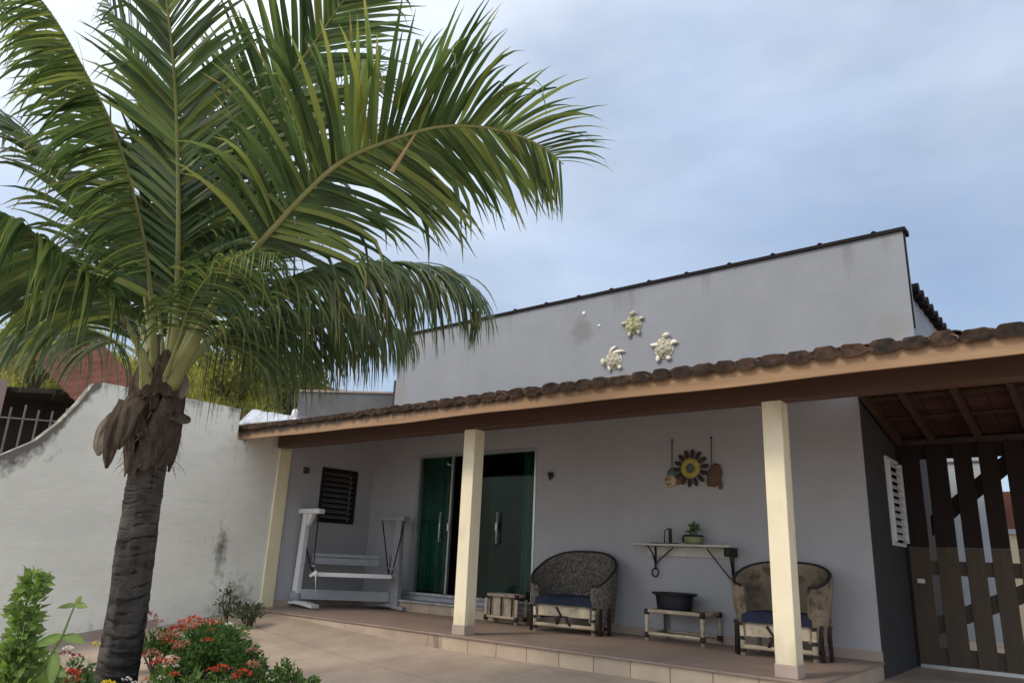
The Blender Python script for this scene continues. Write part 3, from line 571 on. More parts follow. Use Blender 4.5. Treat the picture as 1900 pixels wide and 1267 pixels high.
MB().ball(Wp(1.85, 1.92, .02), .055, .08, .02, (EX-EZ*.6).normalized(), (EZ+EX*.6).normalized(), EY, 10, 6).build('fish_tail', 'shell', o, smooth=True)
m = MB(); m.ball(Wp(2.32, 1.95), .095, .15, .045, (EX-EZ*.25).normalized(), (EZ+EX*.25).normalized(), EY, 14, 9); m.ball(Wp(2.25, 1.86), .04, .05, .03, EX, EZ, EY, 8, 6); m.ball(Wp(2.39, 1.83), .028, .06, .025, EX, EZ, EY, 8, 6); m.build('shell_piece', 'shell', o, smooth=True)

# shelf
o = thing('wall_shelf', 'off-white wall shelf on dark iron brackets between the two wicker armchairs', 'shelf', (1.93, D, 1.1))
MB().box(1.30, 2.57, D-.26, D-.016, 1.085, 1.112).build('shelf_board', 'shelf', o, bevel=.006)
MB().box(1.37, 2.50, D-.03, D-.001, .965, 1.084).build('shelf_rail', 'shelf', o, bevel=.006)
for bx, zl in ((1.5, .80), (2.52, .62)):
    b = MB().box(bx-.012, bx+.012, D-.045, D-.031, zl, 1.083).build('shelf_bracket', 'iron', o); ORI[b.name] = ORI[o.name]
    MB().tube([(bx, D-.045, zl+.08), (bx, D-.12, 1.0), (bx, D-.24, 1.08)], .01, 6).build('bracket_strut', 'iron', b)
    MB().tube([(bx, D-.05, zl+.07), (bx+(.28 if bx < 2 else -.30), D-.10, 1.07)], .008, 6).build('side_strut', 'iron', b)
MB().tube([(1.5+.045*math.cos(a), D-.05, .765+.05*math.sin(a)) for a in [i*math.pi/6 for i in range(13)]], .009, 6).build('hook_ring', 'iron', o)
MB().ball((1.31, D-.2, 1.098), .03, .06, .02, seg=8, rings=6).build('shelf_end', 'iron', o)
MB().box(2.50, 2.575, D-.265, D-.02, .98, 1.084).build('end_block', 'iron', o, bevel=.01)
o = thing('candle_holder', 'black iron candle holder on flat tray at shelf left end', 'candle holder', (1.72, D-.14, 1.113))
MB().box(1.50, 1.86, D-.19, D-.09, 1.113, 1.124).build('tray', 'iron', o, bevel=.004); MB().box(1.74, 1.775, D-.15, D-.12, 1.124, 1.30).build('upright', 'iron', o, bevel=.004)
MB().tube([(1.68, D-.14, 1.124), (1.685, D-.14, 1.27), (1.74, D-.14, 1.30)], .007, 6).build('thin_rod', 'iron', o)
o = thing('plant_pot', 'olive ceramic pot with small dark plant on the wall shelf', 'plant pot', (2.07, D-.14, 1.113))
MB().lathe([(.075, 0), (.105, .02), (.115, .07), (.108, .11), (.10, .115), (.095, .10)], (2.07, D-.14, 1.113), 18).build('pot', 'pot', o, smooth=True)
MB().lathe([(.118, 0), (.12, .012), (.118, .024)], (2.07, D-.14, 1.20), 18).build('pot_rim', 'darkreed', o)
MB().tube([(1.96, D-.14, 1.14), (1.93, D-.14, 1.16), (1.935, D-.14, 1.20), (1.965, D-.14, 1.21)], .014, 6).build('pot_ear', 'darkreed', o)
def leaf_quad(m, p, d, wv, l, wd, fold=.15):
    d = d.normalized(); s = wv-d*wv.dot(d)
    if s.length < 1e-4: s = d.orthogonal()
    s.normalize(); nn = d.cross(s); a = p; b = p+d*l*.45+s*wd/2+nn*fold*wd; c = p+d*l; e = p+d*l*.45-s*wd/2+nn*fold*wd; q = p+d*l*.5
    m.add([a, b, c, e, q], [(0, 1, 4), (1, 2, 4), (2, 3, 4), (3, 0, 4)])
def rv(rng): 
    while True:
        v = Vector((rng.uniform(-1, 1), rng.uniform(-1, 1), rng.uniform(-1, 1)))
        if .05 < v.length < 1: return v.normalized()
rng = random.Random(5); m = MB()
for i in range(46):
    b = Vector((2.07+rng.uniform(-.05, .05), D-.14+rng.uniform(-.04, .04), 1.22+rng.uniform(0, .13))); leaf_quad(m, b, rv(rng)+Vector((0, 0, .6)), rv(rng), .06, .032)
m.build('pot_plant', 'shrub', o)

# ---------------------------------------------------------------- swing
o = thing('porch_swing', 'white wooden porch swing frame with bench hung on dark ropes', 'swing', (-3.6, 1.2, 0))
P1 = Vector((-3.92, .70, 0)); P2 = Vector((-3.12, 1.80, 0))
def post(P, wt, wb, y_t, mt, lean):
    a = P+Vector((lean, 0, .06)); b = P+Vector((0, 0, 1.40)); t = y_t
    MB().hexa([a+Vector((-wb/2, -t, 0)), a+Vector((wb/2, -t, 0)), a+Vector((wb/2, t, 0)), a+Vector((-wb/2, t, 0)), b+Vector((-wt/2, -t, 0)), b+Vector((wt/2, -t, 0)), b+Vector((wt/2, t, 0)), b+Vector((-wt/2, t, 0))]).build('post', mt, o, bevel=.012)
post(P1, .10, .125, .045, 'white', -.05); post(P2+Vector((.18, 0, 0)), .12, .24, .045, 'greywhite', .0)
MB().box(P1.x-.37, P1.x+.37, P1.y-.06, P1.y+.06, 1.40, 1.475).build('top_arm', 'white', o, bevel=.01)
MB().box(P2.x-.33, P2.x+.33, P2.y-.06, P2.y+.06, 1.36, 1.43).build('top_arm', 'greywhite', o, bevel=.01)
MB().hexa([Vector((P1.x+.06, P1.y-.03, 1.22)), Vector((P1.x+.09, P1.y-.03, 1.22)), Vector((P1.x+.09, P1.y+.03, 1.22)), Vector((P1.x+.06, P1.y+.03, 1.22)), Vector((P1.x+.06, P1.y-.03, 1.40)), Vector((P1.x+.19, P1.y-.03, 1.40)), Vector((P1.x+.19, P1.y+.03, 1.40)), Vector((P1.x+.06, P1.y+.03, 1.40))]).build('arm_brace', 'white', o)
for P, mt in ((P1, 'white'), (P2, 'greywhite')):
    MB().grid(lambda u, v: (P.x-.40+.86*u, P.y-.07+.14*v, .052+.02*math.cos((u-.5)*5)+.0*v), 14, 2).build('foot', mt, o, solid=.045)
MB().lathe([(.07, 0), (.10, .04), (.095, .1), (.07, .15), (.05, .16)], P1+Vector((-.06, 0, .075)), 14).build('post_wrap', 'greywhite', o, smooth=True)
MB().bar(P1+Vector((0, .05, .19)), P2+Vector((.12, -.05, .19)), .05, .15).build('lower_beam', 'greywhite', o, bevel=.006)
S1 = P1.lerp(P2, .10)+Vector((.14, -.05, .50)); S2 = P1.lerp(P2, .98)+Vector((.14, -.05, .50))
dirn = (S2-S1).normalized(); sd_ = Vector((dirn.y, -dirn.x, 0))
MB().bar(S1, S2, .42, .035).build('seat', 'greywhite', o, bevel=.006)
MB().bar(S1+sd_*.21+Vector((0, 0, .0)), S2+sd_*.21, .03, .06).build('seat_edge', 'white', o, bevel=.004)
Bk = -sd_*.24
MB().bar(S1+Bk+Vector((0, 0, .28)), S2+Bk+Vector((-.1, -.14, .28)), .03, .05).build('backrest_rail', 'greywhite', o, bevel=.004)
MB().bar(S1+Bk+Vector((0, 0, .19)), S2+Bk+Vector((-.1, -.14, .19)), .03, .10).build('backrest', 'greywhite', o, bevel=.004)
for S in (S1, S2): MB().bar(S+Bk+Vector((0, 0, .0)), S+Bk+Vector((0, 0, .31)), .04, .04).build('back_post', 'greywhite', o); MB().bar(S+Bk*.9+Vector((0, 0, .14)), S+sd_*.2+Vector((0, 0, .12)), .05, .03).build('armrest', 'greywhite', o)
for P, S, zt in ((P1, S1, 1.41), (P2, S2, 1.37)):
    for k in (-1, 1): MB().tube([P+Vector((k*.27, .02, zt)), S+sd_*(.2*k)+Vector((0, 0, .02))], .011, 6).build('rope', 'rope', o)
m = MB(); c = S1+sd_*.22
m.add([c+Vector((-.08, 0, -.02)), c+Vector((.08, 0, .06)), c+Vector((.13, -.01, .02)), c+Vector((-.03, -.01, -.05))], [(0, 1, 2, 3)]); m.add([c+Vector((.06, -.01, .04)), c+Vector((.10, -.01, .02)), c+Vector((.14, -.01, -.28)), c+Vector((.11, -.01, -.12))], [(0, 1, 2, 3)])
m.build('ribbon', 'white', o, solid=.006)

# ---------------------------------------------------------------- wicker armchairs, tables
def armchair(cx, cy, rot, W_, Dp_, H, arm, shellmat, label, skirt):
    t = thing('wicker_armchair', label, 'armchair', (cx, cy, 0), 'barrel armchairs on the porch')
    c, s = math.cos(rot), math.sin(rot)
    T = lambda x, y, z: Vector((cx+c*x-s*y, cy+s*x+c*y, z))
    hw, hd = W_/2, Dp_/2
    def plan(u):     # u 0..1 from front left round the back to front right
        a = lerp(math.pi*1.28, -math.pi*.28, u); ex = math.cos(a); ey = math.sin(a)
        return hw*math.copysign(abs(ex)**.75, ex), hd*math.copysign(abs(ey)**.85, ey)*(1 if ey > 0 else .95)
    def topz(u): return arm+(H-arm)*(math.sin(math.pi*clamp((u-.04)/.92))**1.15)
    def sh(off):
        def f(u, v):
            x, y = plan(u); z = lerp(skirt, topz(u), v); fl = 1+.10*max(0, v-.35)+.02*math.sin(v*3)-.05*(1-v); k = 1-off/hw
            lump = 1+.018*mnoise.noise(Vector((x*7, z*7, y*7+cx)))
            return T(x*fl*k*lump, y*fl*k*lump, z)
        return f
    m = MB(); m.grid(sh(0), 44, 12); m.grid(lambda u, v: sh(.06)(1-u, v), 44, 12)
    f0, f1 = sh(0), sh(.06)
    m.grid(lambda u, v: f0(u, 1).lerp(f1(u, 1), v)+Vector((0, 0, .02*math.sin(math.pi*v))), 44, 4)
    m.grid(lambda u, v: f1(0, u).lerp(f0(0, u), v), 12, 1); m.grid(lambda u, v: f0(1, u).lerp(f1(1, u), v), 12, 1)
    m.build('shell_back', shellmat, t, smooth=True)
    MB().tube([f0(i/40, 1).lerp(f1(i/40, 1), .5)+Vector((0, 0, .008)) for i in range(41)], .022, 8).build('rim', 'darkreed', t, smooth=True)
    fy = -hd*.70; x0 = -hw*.74; x1 = hw*.74
    def bx(xa, xb, ya, yb, za, zb__): return MB().hexa([T(xa, ya, za), T(xb, ya, za), T(xb, yb, za), T(xa, yb, za), T(xa, ya, zb__), T(xb, ya, zb__), T(xb, yb, zb__), T(xa, yb, zb__)])
    bx(x0, x1, fy, fy+.02, .19, .315).build('front_apron', 'reed', t, bevel=.004)
    bx(x0, x1, fy+.01, hd*.6, .30, .325).build('seat_frame', 'reed', t)
    # cushion
    m = MB(); n_ = 16
    def cu(u, v):
        x = lerp(x0*.98, x1*.98, u); y = lerp(fy-.03, hd*.62, v); ed = min(u, 1-u, v, 1-v); return T(x, y, .40+.035*min(1, ed*9)**.5+.006*math.sin(u*9)*math.sin(v*7))
    m.grid(cu, n_, n_); m.grid(lambda u, v: T(lerp(x1*.98, x0*.98, u), lerp(fy-.03, hd*.62, v), .326), n_, n_)
    for ff in (lambda u, v: Vector(cu(1-u, 0)).lerp(T(lerp(x1, x0, u)*.98, fy-.03, .326), v), lambda u, v: Vector(cu(0, u)).lerp(T(x0*.98, lerp(fy-.03, hd*.62, u), .326), v), lambda u, v: Vector(cu(1, 1-u)).lerp(T(x1*.98, lerp(hd*.62, fy-.03, u), .326), v)):
        m.grid(ff, n_, 3)
    m.build('seat_cushion', 'navy', t, smooth=False)
    for lx, ly in ((x0, fy), (x1, fy), (x0*.9, hd*.55), (x1*.9, hd*.55)):
        lg_ = MB().tube([T(lx, ly+.01, 0), T(lx, ly+.01, .33)], [.026, .028], 8).build('leg', 'reed', t, smooth=True); ORI[lg_.name] = ORI[t.name]
        for z in (.05, .17, .31): MB().tube([T(lx, ly+.01, z-.018), T(lx, ly+.01, z+.018)], .033, 8).build('leg_binding', 'darkreed', lg_)
    MB().tube([T(x0, fy+.01, .085), T(x1, fy+.01, .085)], .024, 8).build('stretcher', 'reed', t, smooth=True)
    m = MB(); m.tube([T(-.10, fy, .30), T(-.03, fy-.005, .2), T(-.09, fy-.005, .10)], .017, 6); m.tube([T(.04, fy, .19), T(.05, fy-.005, .14), T(.10, fy-.005, .09)], .016, 6); m.tube([T(-.08, fy, .19), T(.06, fy, .19)], .012, 6)
    m.build('scroll_brace', 'darkreed', t, smooth=True)
    for u in (.06, .14, .86, .94):
        x, y = plan(u); MB().tube([T(x*1.0, y*1.0, .0), T(x*.985, y*.985, .30), T(x*1.03, y*1.03, skirt+.16)], .022, 6).build('side_post', 'darkreed', t, smooth=True)
armchair(.57, 1.62, .15, 1.08, .80, .97, .55, 'wicker', 'grey floral-covered barrel armchair with navy cushion beside the glass door', .14)
armchair(3.24, 1.60, .10, .96, .82, .93, .68, 'wicker2', 'khaki and brown covered barrel armchair with navy cushion behind right column', .17)
def bamboo_table(name, label, cat, X0, X1, Y0, Y1, H, top, grp=None, sides=False):
    t = thing(name, label, cat, ((X0+X1)/2, (Y0+Y1)/2, 0), grp); r = .024
    for x, y in ((X0, Y0), (X1, Y0), (X0, Y1), (X1, Y1)):
        l = MB().tube([(x, y, 0), (x, y, H)], [r, r*1.05], 8).build('leg', 'reed', t, smooth=True); ORI[l.name] = ORI[t.name]
        for z in (.07, H-.02): MB().tube([(x, y, z-.03), (x, y, z+.03)], r*1.35, 8).build('leg_binding', 'darkreed', l, smooth=True)
    m = MB(); m.tube([(X0, Y0, H-.01), (X1, Y0, H-.01)], r, 8).tube([(X0, Y1, H-.01), (X1, Y1, H-.01)], r, 8).tube([(X0, Y0, H-.012), (X0, Y1, H-.012)], r, 8).tube([(X1, Y0, H-.012), (X1, Y1, H-.012)], r, 8)
    m.build('top_rail', 'reed', t, smooth=True)
    MB().box(X0+.01, X1-.01, Y0+.01, Y1-.01, H-.018, H-.002).build('tabletop', top, t)
    for a, b in (((X0, Y0), (X1, Y0)), ((X0, Y1), (X1, Y1)), ((X0, Y0), (X0, Y1))): MB().tube([(*a, .085), (*b, .085)], r*.8, 8).build('stretcher', 'reed', t, smooth=True)
    if sides:
        m = MB()
        for k in range(3): x = lerp(X0+.08, X1-.08, k/2); m.tube([(x, Y0, .09), (x, Y0, H-.02)], .012, 6)
        m.build('front_bars', 'darkreed', t); MB().box(X0+.03, X1-.03, Y0+.03, Y0+.04, .1, H-.04).build('front_panel', 'reed', t)
    else: MB().tube([((X0*2+X1)/3, Y0, .085), ((X0*2+X1)/3, Y0, H-.02)], .012, 6).build('front_bar', 'darkreed', t)
    return t
bamboo_table('bamboo_bench', 'low pale bamboo bench with dark bindings under the wall shelf', 'bench', 1.63, 2.33, 1.60, 2.06, .345, 'darkreed')
bamboo_table('bamboo_stool', 'small bamboo side stool with dark bars left of grey armchair', 'stool', -.86, -.33, 1.60, 1.80, .375, 'reed', sides=True)
o = thing('storage_tub', 'black oval plastic tub with flared rim on bamboo bench', 'tub', (1.88, 1.83, .36))
m = MB(); m.lathe([(.205, .0), (.215, .02), (.235, .16), (.26, .165), (.262, .195), (.235, .197), (.215, .17)], (1.89, 1.80, .352), 28, 1, .72); m.build('tub_body', 'bin', o, smooth=False)
MB().tube([(1.89+.272*math.cos(a), 1.80+.2*math.sin(a), .352+.185) for a in [i*math.pi/12 for i in range(25)]], .012, 6).build('tub_rim', 'bin', o, smooth=True)

# ---------------------------------------------------------------- carport gate
gt = thing('carport_gate', 'dark brown and taupe slatted gate with vertical gaps closing the carport', 'gate', (5.3, 3.7, -.15))
GY = 3.7; gaps = [4.36, 4.655, 4.92, 5.185, 5.45, 5.715, 5.98, 6.245, 6.51]; gw = .072; edges = [4.085]
for g in gaps: edges += [g-gw/2, g+gw/2]
edges.append(7.0)
for i in range(0, len(edges), 2):
    a, b = edges[i], edges[i+1]
    MB().box(a, b, GY, GY+.03, 1.20, 2.44).build('plank', 'gatedark', gt, bevel=.004); MB().box(a, b, GY-.002, GY+.031, -.12, 1.198).build('plank', 'gatelight', gt, bevel=.004)  # each plank dark brown in its upper length, taupe in its lower
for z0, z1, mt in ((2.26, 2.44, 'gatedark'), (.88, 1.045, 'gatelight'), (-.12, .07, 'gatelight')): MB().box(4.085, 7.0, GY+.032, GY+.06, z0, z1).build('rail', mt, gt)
def brace(x0, z0, x1, z1, h, mt):
    MB().hexa([(x0, GY+.061, z0-h/2), (x1, GY+.061, z1-h/2), (x1, GY+.085, z1-h/2), (x0, GY+.085, z0-h/2), (x0, GY+.061, z0+h/2), (x1, GY+.061, z1+h/2), (x1, GY+.085, z1+h/2), (x0, GY+.085, z0+h/2)]).build('diagonal_brace', mt, gt)
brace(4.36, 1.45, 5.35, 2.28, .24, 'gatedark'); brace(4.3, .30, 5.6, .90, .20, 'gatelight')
MB().box(4.066, 4.10, GY-.03, GY+.06, -.15, 2.49).build('gate_post', 'gatedark', gt); MB().box(4.10, 7.0, GY-.012, GY+.04, -.165, -.125).build('bottom_track', 'alu', gt)
MB().box(4.16, 4.24, GY-.03, GY-.003, .78, .83).build('gate_latch', 'alu', gt)
o = thing('neighbour_outbuilding', 'cream and brown house across the back seen through gate gaps', 'house', (6, 9.4, 0))
MB().box(4.62, 9, 9, 9.3, -.3, 1.62).build('lower_wall', 'nb_cream', o); MB().box(4.60, 9, 8.97, 9.3, 1.70, 2.34).build('upper_wall', 'nb_brown', o); MB().box(4.60, 9, 8.95, 9.3, 1.62, 1.70).build('string_course', 'nb_grey', o)
o = thing('rear_grey_wall', 'pale grey block wall behind the gate', 'wall', (3, 9.2, 0)); MB().box(3.66, 4.58, 9.05, 9.25, -.3, 2.9).build('wall_body', 'nb_grey', o); MB().box(3.66, 4.59, 9.0, 9.28, 2.9, 2.96).build('wall_coping', 'nb_grey', o)

o = thing('dark_shed', 'dark brown shed wall seen through the leftmost gate gap', 'shed', (3.4, 9.2, 0)); MB().box(.5, 3.65, 8.9, 10.5, -.3, 2.7).build('shed_wall', 'gatedark', o); MB().box(.3, 3.655, 8.8, 10.6, 2.7, 2.78).build('shed_roof', 'cap', o)

# ---------------------------------------------------------------- palm
palm = thing('palm_tree', 'coconut palm with broad arching fronds in the flower bed', 'palm tree', (.60, -4.05, -.5))
def trunk():
    pts = [(.50, -3.98, -.62), (.52, -3.99, -.11), (.62, -4.05, .51), (.76, -4.14, 1.06), (.85, -4.19, 1.39), (.94, -4.26, 1.80)]
    def at(t):
        k = t*(len(pts)-1); i = min(int(k), len(pts)-2); return Vector(pts[i]).lerp(Vector(pts[i+1]), k-i)
    m = MB(); nr, ns = 320, 48; vs = []; gro = []; rng = random.Random(2); rings = [0]
    while rings[-1] < 2.6: rings.append(rings[-1]+rng.uniform(.045, .10))
    for i in range(nr+1):
        t = i/nr; c = at(t); z = t*2.45; r0 = lerp(.150, .114, t**.7)
        dist = min(abs(z-q) for q in rings); groove = -.013*math.exp(-(dist/.010)**2)
        for k in range(ns):
            a = 2*math.pi*k/ns; zz = z+.022*math.sin(a*2+z*3)+.012*mnoise.noise(Vector((math.cos(a)*2, math.sin(a)*2, z*2))); dist = min(abs(zz-q) for q in rings); ring_ = math.exp(-(dist/.007)**2)*clamp(.55+1.2*mnoise.noise(Vector((math.cos(a)*1.5, math.sin(a)*1.5, round(zz*14)*3.7)))); crack = clamp(mnoise.noise(Vector((a*5.5, z*1.4, 9)))*3.2-1.3); groove = -.008*ring_-.008*crack
            r = r0+groove+.009*mnoise.noise(Vector((math.cos(a)*1.6, math.sin(a)*1.6, z*5)))+.006*mnoise.noise(Vector((math.cos(a)*6, math.sin(a)*6, z*16)))
            vs.append(c+Vector((r*math.cos(a), r*math.sin(a), 0))); gro.append(ring_*.38+crack*.3+.18*mnoise.noise(Vector((math.cos(a)*3, math.sin(a)*3, z*4))))
    m.add(vs, [(i*ns+k, i*ns+(k+1) % ns, (i+1)*ns+(k+1) % ns, (i+1)*ns+k) for i in range(nr) for k in range(ns)])
    m.build('trunk', 'bark', palm, smooth=True, stain=lambda v, q=iter(gro): next(q)+.12-.22*clamp((v.z+.1)/1.0))
trunk()
CR = Vector((.98, -4.28, 1.95))
# fibrous leaf bases wrapping the top of the trunk
rng = random.Random(11)
for lev, (z0, z1, rad, n_) in enumerate(((1.40, 1.76, .140, 3), (1.50, 1.94, .172, 3), (1.70, 2.10, .158, 4), (1.82, 2.24, .125, 4))):
    for k in range(n_):
        a0 = 2*math.pi*k/n_+lev*.6+rng.uniform(-.2, .2); sp = 2.1*math.pi/n_/2; tp = z1+rng.uniform(-.12, .06); bt = z0+rng.uniform(-.05, .05); fl_ = rng.uniform(.02, .09)
        def f(u, v, a0=a0, sp=sp, z0=bt, z1=tp, rad=rad, fl_=fl_, lev=lev):
            a = a0+(u-.5)*2*sp*lerp(1.12, .40, v)
            cz = lerp(z0+.10*math.cos(a-2.6-lev*1.7)+.035*mnoise.noise(Vector((u*9+a0, lev, 2)))+.022*mnoise.noise(Vector((u*33+a0, lev, 7))), z1, v); t_ = clamp((cz-1.3)/.6); cc = Vector((lerp(.84, .98, t_), lerp(-4.19, -4.28, t_), cz))
            r = rad*(.78+.30*math.sin(math.pi*min(1, v*.9+.05))*(.75+.25*math.cos((u-.5)*3)))+.014*mnoise.noise(Vector((a*3, cz*7, lev)))+.007*mnoise.noise(Vector((a*26, cz*3, lev)))+fl_*(1-v)**3*(.4+.6*abs(math.sin(u*5+lev)))
            return cc+Vector((math.cos(a)*r, math.sin(a)*r, 0))
        MB().grid(f, 30, 18).build('leaf_base', 'fibre', palm, smooth=False, solid=.008)
fm = MB()
for i in range(260):   # loose fibre strands around the leaf bases
    a = rng.uniform(0, 6.28); z = rng.uniform(1.38, 2.15); t_ = clamp((z-1.3)/.6); r = rng.uniform(.15, .19)
    p = Vector((lerp(.84, .98, t_)+r*math.cos(a), lerp(-4.19, -4.28, t_)+r*math.sin(a), z)); d = Vector((math.cos(a)*.5+rng.uniform(-.6, .6), math.sin(a)*.5+rng.uniform(-.6, .6), -1)).normalized()
    l = rng.uniform(.05, .16); s_ = d.cross(Vector((math.cos(a), math.sin(a), .1))).normalized()*.003; q = p+d*l*.5+Vector((math.cos(a), math.sin(a), 0))*.012; e_ = p+d*l
    fm.add([p-s_, p+s_, q+s_, q-s_, e_], [(0, 1, 2, 3), (3, 2, 4)])
fm.build('fibre_strands', 'fibre', palm)
# cut frond stubs hanging from the crown
def at_cam(px, py, d):
    return CAM+(fw+r2*((px-950)/1367)+u2*((633.5-py)/1367))*d
def catmull(P, n):
    P = [Vector(p) for p in P]; Q = [P[0]*2-P[1]]+P+[P[-1]*2-P[-2]]; out_ = []
    segs = len(P)-1
    for i in range(n+1):
        k = i/n*segs; s = min(int(k), segs-1); t = k-s; a, b, c, d = Q[s:s+4]
        out_.append(.5*((2*b)+(c-a)*t+(2*a-5*b+4*c-d)*t*t+(3*b-a-3*c+d)*t*t*t))
    return out_
def stub(pts, rad, mname='stub'):
    m = MB(); n_ = len(pts); P_ = catmull(pts, 16); rr_ = [lerp(rad[int(i/16*(n_-1)*.999)], rad[min(n_-1, int(i/16*(n_-1)*.999)+1)], i/16*(n_-1) % 1 if i < 16 else 1) for i in range(17)]; rr_ = [q*(1+.10*mnoise.noise(Vector((i*.7, q*90, 1)))) for i, q in enumerate(rr_)]; rr_[-1] *= .6
    m.tube(P_, rr_, 14); m.build('frond_stub', mname, palm, smooth=True)
def flap(pts, w0, w1, out_, mname):   # flat dry sheath curling away from the trunk
    C_ = catmull(pts, 16); o_ = Vector(out_).normalized()
    def f(u, v):
        i = min(15, int(v*16)); p = C_[i].lerp(C_[i+1], v*16-i); T = (C_[min(16, i+1)]-C_[max(0, i-1)]).normalized(); S = T.cross(o_).normalized(); Nn = S.cross(T)
        wd = lerp(w0, w1, v)*(1-.8*max(0, (v-.7)/.3)**2)*(1+.15*mnoise.noise(Vector((v*5, u*2, w0*50)))); k = u*2-1
        return p+S*k*wd/2+Nn*(-.10*wd*k*k+.010*mnoise.noise(Vector((u*4, v*5, w0*30)))+.003*mnoise.noise(Vector((u*26, v*2, 4))))
    MB().grid(f, 14, 24).build('frond_stub', mname, palm, smooth=True, solid=.007)
flap([(.86, -4.36, 1.70), (.79, -4.43, 1.69), (.735, -4.475, 1.61), (.715, -4.49, 1.51), (.72, -4.48, 1.42)], .12, .10, (.6, -.75, -.15), 'stub')
flap([(1.04, -4.24, 1.70), (1.12, -4.20, 1.715), (1.17, -4.17, 1.70), (1.215, -4.14, 1.665)], .13, .10, (.3, -.45, .85), 'fibre')
flap([(1.04, -4.26, 2.02), (1.10, -4.22, 2.00), (1.14, -4.20, 1.93), (1.155, -4.19, 1.83)], .10, .11, (.6, -.75, -.15), 'stub')
flap([(1.00, -4.40, 1.84), (1.03, -4.46, 1.74), (1.03, -4.48, 1.60), (.98, -4.47, 1.45)], .17, .08, (.6, -.75, -.15), 'fibre')
flap([(.93, -4.43, 1.78), (.92, -4.48, 1.66), (.88, -4.49, 1.50), (.83, -4.46, 1.33)], .17, .07, (.6, -.75, -.15), 'fibre')
def frond(pts, seed, L0=.72, droop=.55, start=.2, n=74, wid=.030, mname='leaf', twist=0, nrm=None, tipl=.45, rad=.034, sweep=.75, lift=.15, sides=(-1, 1)):
    rng = random.Random(seed); C_ = catmull(pts, 120); 
    ln_ = [0]
    for a, b in zip(C_, C_[1:]): ln_.append(ln_[-1]+(b-a).length)
    tot = ln_[-1]
    def samp(t):
        s = t*tot
        for i in range(120):
            if ln_[i+1] >= s: k = (s-ln_[i])/max(1e-6, ln_[i+1]-ln_[i]); return C_[i].lerp(C_[i+1], k), (C_[min(i+2, 120)]-C_[max(i-1, 0)]).normalized()
        return C_[-1], (C_[-1]-C_[-2]).normalized()
    m = MB(); g = Vector((0, 0, -1)); tips = []
    for i in range(n):
        t = lerp(start, .995, (i+rng.uniform(-.3, .3))/n); t = clamp(t, start*.9, .995); p, T = samp(t)
        U = Vector(nrm) if nrm else Vector((0, 0, 1)); Nn = U-T*U.dot(T)
        if Nn.length < .15: Nn = Vector((-fw.x, -fw.y, .3)); Nn = Nn-T*Nn.dot(T)
        Nn.normalize(); S = T.cross(Nn).normalized()
        if twist: 
            q = Matrix.Rotation(twist*t, 3, T); S = q @ S; Nn = q @ Nn
        f = max(0, (t-start)/(1-start)); ll = L0*(.55+.45*math.sin(math.pi*min(1, .18+f*.62)))*lerp(1, tipl, f**2.5)
        for sd in sides:
            if rng.random() < .035: continue
            l = ll*rng.uniform(.82, 1.1); gi = mnoise.noise(Vector((i*.16, sd*3.1+seed, 0))); sw = lerp(sweep*.6, sweep*1.3, f)+rng.uniform(-.16, .16)+.35*gi; dr = droop*rng.uniform(.55, 1.5)*(1+.5*mnoise.noise(Vector((i*.2, sd+seed, 5))))
            d0 = (S*sd*1.0+T*sw+Nn*(lift+rng.uniform(-.16, .18)+.3*mnoise.noise(Vector((i*.13, sd*2+seed, 9))))).normalized()
            wv = (T-d0*T.dot(d0)).normalized(); wv = (Matrix.Rotation(sd*rng.uniform(.3, .9), 3, d0) @ wv)
            K = 7; vs = []; q = p+Nn*.004; d = d0.copy(); kink = rng.random() < .26; kk = rng.uniform(.45, .8); tb = rng.choice((0, 0, .25, .45, .75))
            for k in range(K+1):
                s = k/K; wd = wid*l/.7*(.55+.45*math.sin(math.pi*min(1, .12+s*.9)))*(1-s**4)*rng.uniform(.93, 1.07)
                if k == K: wd = .0012
                vs += [q+wv*wd*.5, q-wv*wd*.5]; tips += [tb*s**4]*2
                d = (d+g*dr*(s*.9+.12)/K*2.0).normalized()
                if kink and s > kk: d = (d+g*1.1).normalized()
                q = q+d*(l/K); wv = (wv-d*wv.dot(d)).normalized()
            m.add(vs, [(2*k, 2*k+1, 2*k+3, 2*k+2) for k in range(K)])
    fo = m.build('frond', mname, palm, smooth=False, stain=lambda v, q=iter(tips): next(q)); ORI[fo.name] = ORI[palm.name]
    rr = [lerp(rad*.62, .003, (i/120)**.7)*(1+1.5*clamp(1-i/30)) for i in range(0, 121, 3)]
    MB().tube(C_[::3], rr, 8).build('midrib', 'midrib', fo, smooth=True)
